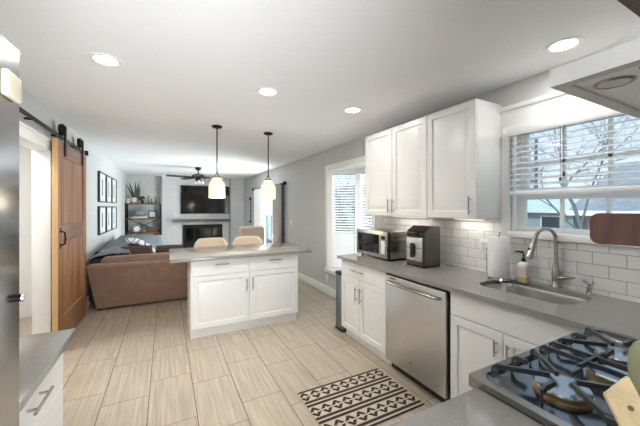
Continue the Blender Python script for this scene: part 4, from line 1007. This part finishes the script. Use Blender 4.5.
for i, (xx, hh, lb) in enumerate(((-0.46, 0.22, 'tallest candlestick, left of three on the shelf top'), (-0.38, 0.13, 'shortest candlestick, between two taller ones on the shelf top'), (-0.28, 0.19, 'candlestick at the right end of the shelf top'))):
    t = thing('candlestick', lb, 'candlestick', (xx, 10.2, 1.587), 'candlesticks on the shelf')
    MB().lathe([(0.035, 0), (0.035, 0.008), (0.009, 0.02), (0.008, hh-0.02), (0.018, hh), (0.012, hh+0.008)], (xx, 10.2, 1.587), 16).done('stick', M['bronze'], t)
    MB().cyl((xx, 10.2, 1.587+hh), (xx, 10.2, 1.587+hh+0.18), 0.009, 0.007, 10).done('candle', M['ceramic'], t)
t = thing('serving_bowl', 'wide blue grey bowl on the second shelf', 'bowl', (-0.68, 10.2, 1.147+0.05))
MB().lathe([(0.07, 0.05), (0.14, 0.09), (0.18, 0.16), (0.185, 0.20), (0.175, 0.20), (0.13, 0.10), (0.02, 0.06)], (-0.68, 10.2, 1.147), 32).done('bowl', M['blueglaze'], t)
t = thing('book', 'cream book lying under the blue grey bowl', 'book', (-0.68, 10.2, 1.147))
MB().box(-0.88, -0.50, 10.10, 10.34, 1.149, 1.192, 0.002).done('pages', M['books'], t); q = MB().box(-0.885, -0.495, 10.095, 10.345, 1.147, 1.152).box(-0.885, -0.495, 10.095, 10.345, 1.190, 1.197).done('cover', M['ceramic'], t)
t = thing('photo_frame', 'black photo frame at the right end of the second shelf', 'picture frame', (-0.36, 10.2, 1.147))
MB().plate(rect(-0.47, -0.25, 1.148, 1.37), [rect(-0.44, -0.28, 1.18, 1.34)], lambda u, v, w_: (u, w_, v), (10.18, 10.2)).done('frame', M['black_plastic'], t, smooth=False); MB().box(-0.445, -0.275, 10.192, 10.199, 1.175, 1.345).done('print', M['print'], t)
t = thing('desk_clock', 'round white clock on the third shelf', 'clock', (-0.76, 10.16, 0.727))
MB().lathe([(0.11, 0.0), (0.11, -0.05), (0.09, -0.052)], (-0.76, 10.2, 0.84), 28, 'y').done('case', M['blueglaze'], t); MB().lathe([(0.075, -0.052), (0.075, -0.055)], (-0.76, 10.2, 0.84), 28, 'y').done('dial', M['clockface'], t)
t = thing('lidded_box', 'brown wooden lidded box on the third shelf', 'box', (-0.36, 10.22, 0.727))
MB().box(-0.5, -0.22, 10.12, 10.34, 0.727, 0.83, 0.004).done('box', M['shelfwood'], t); MB().box(-0.51, -0.21, 10.11, 10.35, 0.83, 0.87, 0.006).done('lid', M['shelfwood'], t)
t = thing('small_jar', 'small grey jar beside the round clock on the third shelf', 'jar', (-0.58, 10.16, 0.727))
MB().lathe([(0.04, 0), (0.05, 0.03), (0.05, 0.07), (0.03, 0.09)], (-0.58, 10.16, 0.727), 18).done('jar', M['blueglaze'], t); MB().lathe([(0.032, 0.09), (0.034, 0.1), (0.008, 0.115)], (-0.58, 10.16, 0.727), 18).done('lid', M['shelfwood'], t)

# TV, mantel, fireplace
t = thing('television', 'large black television above the mantel', 'television', (1.155, 10.44, 1.7))
MB().box(0.41, 1.915, 10.40, 10.44, 1.255, 2.17, 0.006).done('cabinet', M['black_plastic'], t); MB().box(0.425, 1.90, 10.397, 10.401, 1.275, 2.155).done('screen', M['dark_glass'], t)
MB().box(0.9, 1.4, 10.44, 10.459, 1.5, 1.9).done('wall_mount', M['black_metal'], t)
t = thing('mantel', 'weathered grey wood mantel beam on the brick chimney', 'mantel', (1.05, 10.35, 1.05))
MB().box(0.17, 1.92, 10.24, 10.459, 0.99, 1.075, 0.006).done('beam', M['mantelwood'], t)
t = thing('fireplace_insert', 'black fireplace with paned glass doors in the white brick', 'fireplace', (1.08, 10.4, 0))
MB().plate(rect(0.48, 1.69, 0.08, 0.90), [rect(0.55, 1.62, 0.15, 0.82)], lambda u, v, w_: (u, w_, v), (10.41, 10.459)).done('surround', M['black_metal'], t, smooth=False)
for i in range(4):
    a = 0.55+i*0.2675
    d_ = MB().plate(rect(a, a+0.2675, 0.15, 0.82), [rect(a+0.025, a+0.2425, 0.18, 0.79)], lambda u, v, w_: (u, w_, v), (10.425, 10.45)).done('door', M['black_metal'], t, smooth=False)
    MB().box(a+0.02, a+0.2475, 10.436, 10.44, 0.175, 0.795).done('pane', M['dark_glass'], d_)
MB().box(0.2, 1.9, 10.0, 10.459, 0, 0.08, 0.005).done('hearth', M['brick'], t)

# curtains and rod
t = thing('curtain_rod', 'dark curtain rod over the glass door', 'curtain rod', (2.33, 7.5, 1.995))
MB().cyl((2.33, 6.22, 2.0), (2.33, 8.82, 2.0), 0.018, 0.018, 12).done('rod', M['bronze'], t)
for yy in (6.2, 8.84): MB().sphere((2.33, yy, 2.0), 0.045, 0.05, 0.045).done('finial', M['bronze'], t)
for yy in (6.36, 8.6): MB().cyl((2.33, yy, 2.0), (XR, yy, 2.0), 0.012, 0.012, 8).done('bracket', M['bronze'], t)
def curtain(label, m, y0, y1, z0, z1, n, amp, x_=2.33):
    q = MB(); outer = []; inner = []
    N = n*8
    for k in range(N+1):
        f_ = k/N; yy = y0+(y1-y0)*f_; xx = x_+amp*math.cos(f_*n*2*PI)
        outer.append((xx-0.004, yy)); inner.append((xx+0.004, yy))
    poly = outer+inner[::-1]
    q.ring_loft([[(a, b_, z) for a, b_ in poly] for z in (z0, z1)], cap0=False, cap1=False)
    o = q.done('curtain', m); return tag(o, label, 'curtain', 'curtains at the glass door')
curtain('white sheer curtain at the far side of the glass door', M['sheer'], 7.95, 8.75, 0.55, 2.0, 4, 0.03)
curtain('grey linen curtain nearest the kitchen at the glass door', M['greycurtain'], 6.40, 6.98, 0.02, 2.0, 4, 0.035)
curtain('narrow dark strip beside the grey linen curtain', M['dark_cloth'], 6.30, 6.355, 0.02, 2.0, 1, 0.02)  # thin dark strip hung at the near end of the rod
t = thing('wall_lantern', 'tall slim dark wall lantern in the right far corner', 'wall lamp', (2.4, 9.5, 1.4))
q = MB(); q.box(2.37, XR, 9.42, 9.56, 1.70, 1.78, 0.008); q.box(2.37, XR, 9.42, 9.56, 0.98, 1.03, 0.006)
q.box(2.405, XR, 9.45, 9.53, 1.0, 1.72, 0.003); q.done('bracket', M['bronze'], t)
MB().cyl((2.385, 9.49, 1.03), (2.385, 9.49, 1.70), 0.014, 0.014, 12).done('glass_tube', M['lampglass'], t)

# ------------------------------------------------------------------ outside
w = MB().box(XR+0.7, 90, -45, 70, -0.5, -0.42).done('ground', M['grass']); struct(w, 'dull winter lawn outside', 'ground')
def house(label, x0, x1, y0, y1, zw, zr, wall, roof, wins):
    t = thing('house', label, 'house', ((x0+x1)/2, (y0+y1)/2, -0.42), 'houses across the yard')
    MB().box(x0, x1, y0, y1, -0.42, zw).done('wall', wall, t, smooth=False)
    o_ = 0.35; xm_ = (x0+x1)/2
    MB().prism([(x0-o_, y0-o_, zw-0.02), (x1+o_, y0-o_, zw-0.02), (xm_, y0-o_, zr)], (0, y1-y0+2*o_, 0)).done('roof', roof, t, smooth=False)
    MB().box(x0-o_-0.02, x0-o_+0.03, y0-o_, y1+o_, zw-0.12, zw+0.02).done('fascia', M['trim'], t)
    for a, b_, c_, d in wins:
        f_ = MB().box(x0-0.05, x0+0.01, a, b_, c_, d).done('window', M['trim'], t); MB().box(x0-0.06, x0-0.045, a+0.06, b_-0.06, c_+0.06, d-0.06).done('pane', M['darkpane'], f_)
house('grey green house with pale roof straight across the yard', 15, 21, 6.1, 10.5, 1.35, 2.0, M['siding'], M['roofpale'], [(6.5, 7.3, 0.3, 1.1), (8.0, 8.9, 0.3, 1.1)])
house('low red brick house with dark roof seen at the right of the kitchen window', 11, 17, 1.0, 4.15, 1.35, 2.9, M['redbrick'], M['roofdark'], [(2.2, 2.9, 0.3, 1.1)])
house('grey house with dark roof seen past the bay window', 18, 24, 19, 34, 2.2, 4.2, M['siding'], M['roofdark'], [(22, 23.2, 0.6, 1.8), (26, 27.2, 0.6, 1.8)])
def tree(label, x_, y_, h_, seed, spread):
    rnd = random.Random(seed); t = thing('bare_tree', label, 'tree', (x_, y_, -0.42), 'bare trees outside')
    tr = MB(); br = MB()
    def grow(p, d, ln, r, lev):
        pts = [p]; n = 4; q_ = d.copy()
        for i in range(n):
            q_ = (q_+Vector((rnd.uniform(-1, 1), rnd.uniform(-1, 1), rnd.uniform(-0.5, 0.7)))*0.16).normalized(); pts.append(pts[-1]+q_*ln/n)
        (tr if lev == 0 else br).tube(pts, [r*(1-0.45*i/n) for i in range(n+1)], 6 if lev < 2 else 4)
        if lev >= 4: return
        for k in range(4 if lev < 3 else 3):
            f_ = 0.35+0.65*(k+rnd.random())/4; i = min(n-1, int(f_*n)); a = pts[i].lerp(pts[i+1], f_*n-i) if f_ < 1 else pts[-1]
            nd = (q_*0.7+Vector((rnd.uniform(-1, 1), rnd.uniform(-1, 1), rnd.uniform(-0.4, 0.8)))*spread).normalized()
            grow(a, nd, ln*rnd.uniform(0.5, 0.72), r*0.5, lev+1)
    grow(Vector((x_, y_, -0.42)), Vector((0, 0, 1)), h_, 0.055, 0)
    tr.done('trunk', M['bark'], t); br.done('branches', M['bark'], t)
tree('bare tree nearest the right edge of the kitchen window', 9.0, 3.4, 2.6, 3, 0.9)
tree('bare tree left in the kitchen window, before the grey green house', 12.5, 6.9, 2.4, 11, 0.9)
tree('bare tree standing beyond the bay window', 8.5, 14.0, 2.6, 5, 0.9)
def conifer(label, x_, y_, h_, r_):
    t = thing('evergreen_tree', label, 'tree', (x_, y_, -0.42), 'evergreens outside')
    MB().cyl((x_, y_, -0.42), (x_, y_, 0.1), 0.12, 0.1, 8).done('trunk', M['bark'], t)
    q = MB(); rnd = random.Random(int(x_*10))
    rings = []
    for k in range(9):
        f_ = k/8; rings.append([(x_+(r_*(1-f_)+0.03)*(1 if i % 2 else 0.72)*math.cos(2*PI*i/18), y_+(r_*(1-f_)+0.03)*(1 if i % 2 else 0.72)*math.sin(2*PI*i/18), -0.1+h_*f_+(0.12 if i % 2 else 0)) for i in range(18)])
        rings.append([(a*0.8+x_*0.2, b_*0.8+y_*0.2, c_+0.05) for a, b_, c_ in rings[-1]])
    q.ring_loft(rings); q.done('crown', M['evergreen'], t)
conifer('evergreen left of the bare tree beyond the bay window', 9.5, 16.5, 3.2, 1.2)
conifer('evergreen right of the bare tree beyond the bay window', 10.5, 13.0, 2.2, 1.0)
conifer('small evergreen before the grey green house', 13.0, 7.9, 1.9, 0.7)
t = thing('utility_pole', 'grey utility pole with wires above the roofs', 'utility pole', (24, 12, -0.42))
MB().cyl((24, 12, -0.42), (24, 12, 6.5), 0.14, 0.1, 10).done('pole', M['bark'], t)
MB().box(23.95, 24.05, 11.2, 12.8, 5.6, 5.72).done('crossarm', M['bark'], t)
for zz in (3.6, 4.1): MB().tube([(24, 12+dy, zz-0.004*dy*(24-dy)*0.15 if dy > 0 else zz) for dy in (-0.1, 0)]+[(24, 11, zz-0.05), (24, 6, zz-0.25), (24, 0, zz-0.1), (24, -6, zz+0.2)], 0.02, 5).done('wire', M['black_metal'], t)
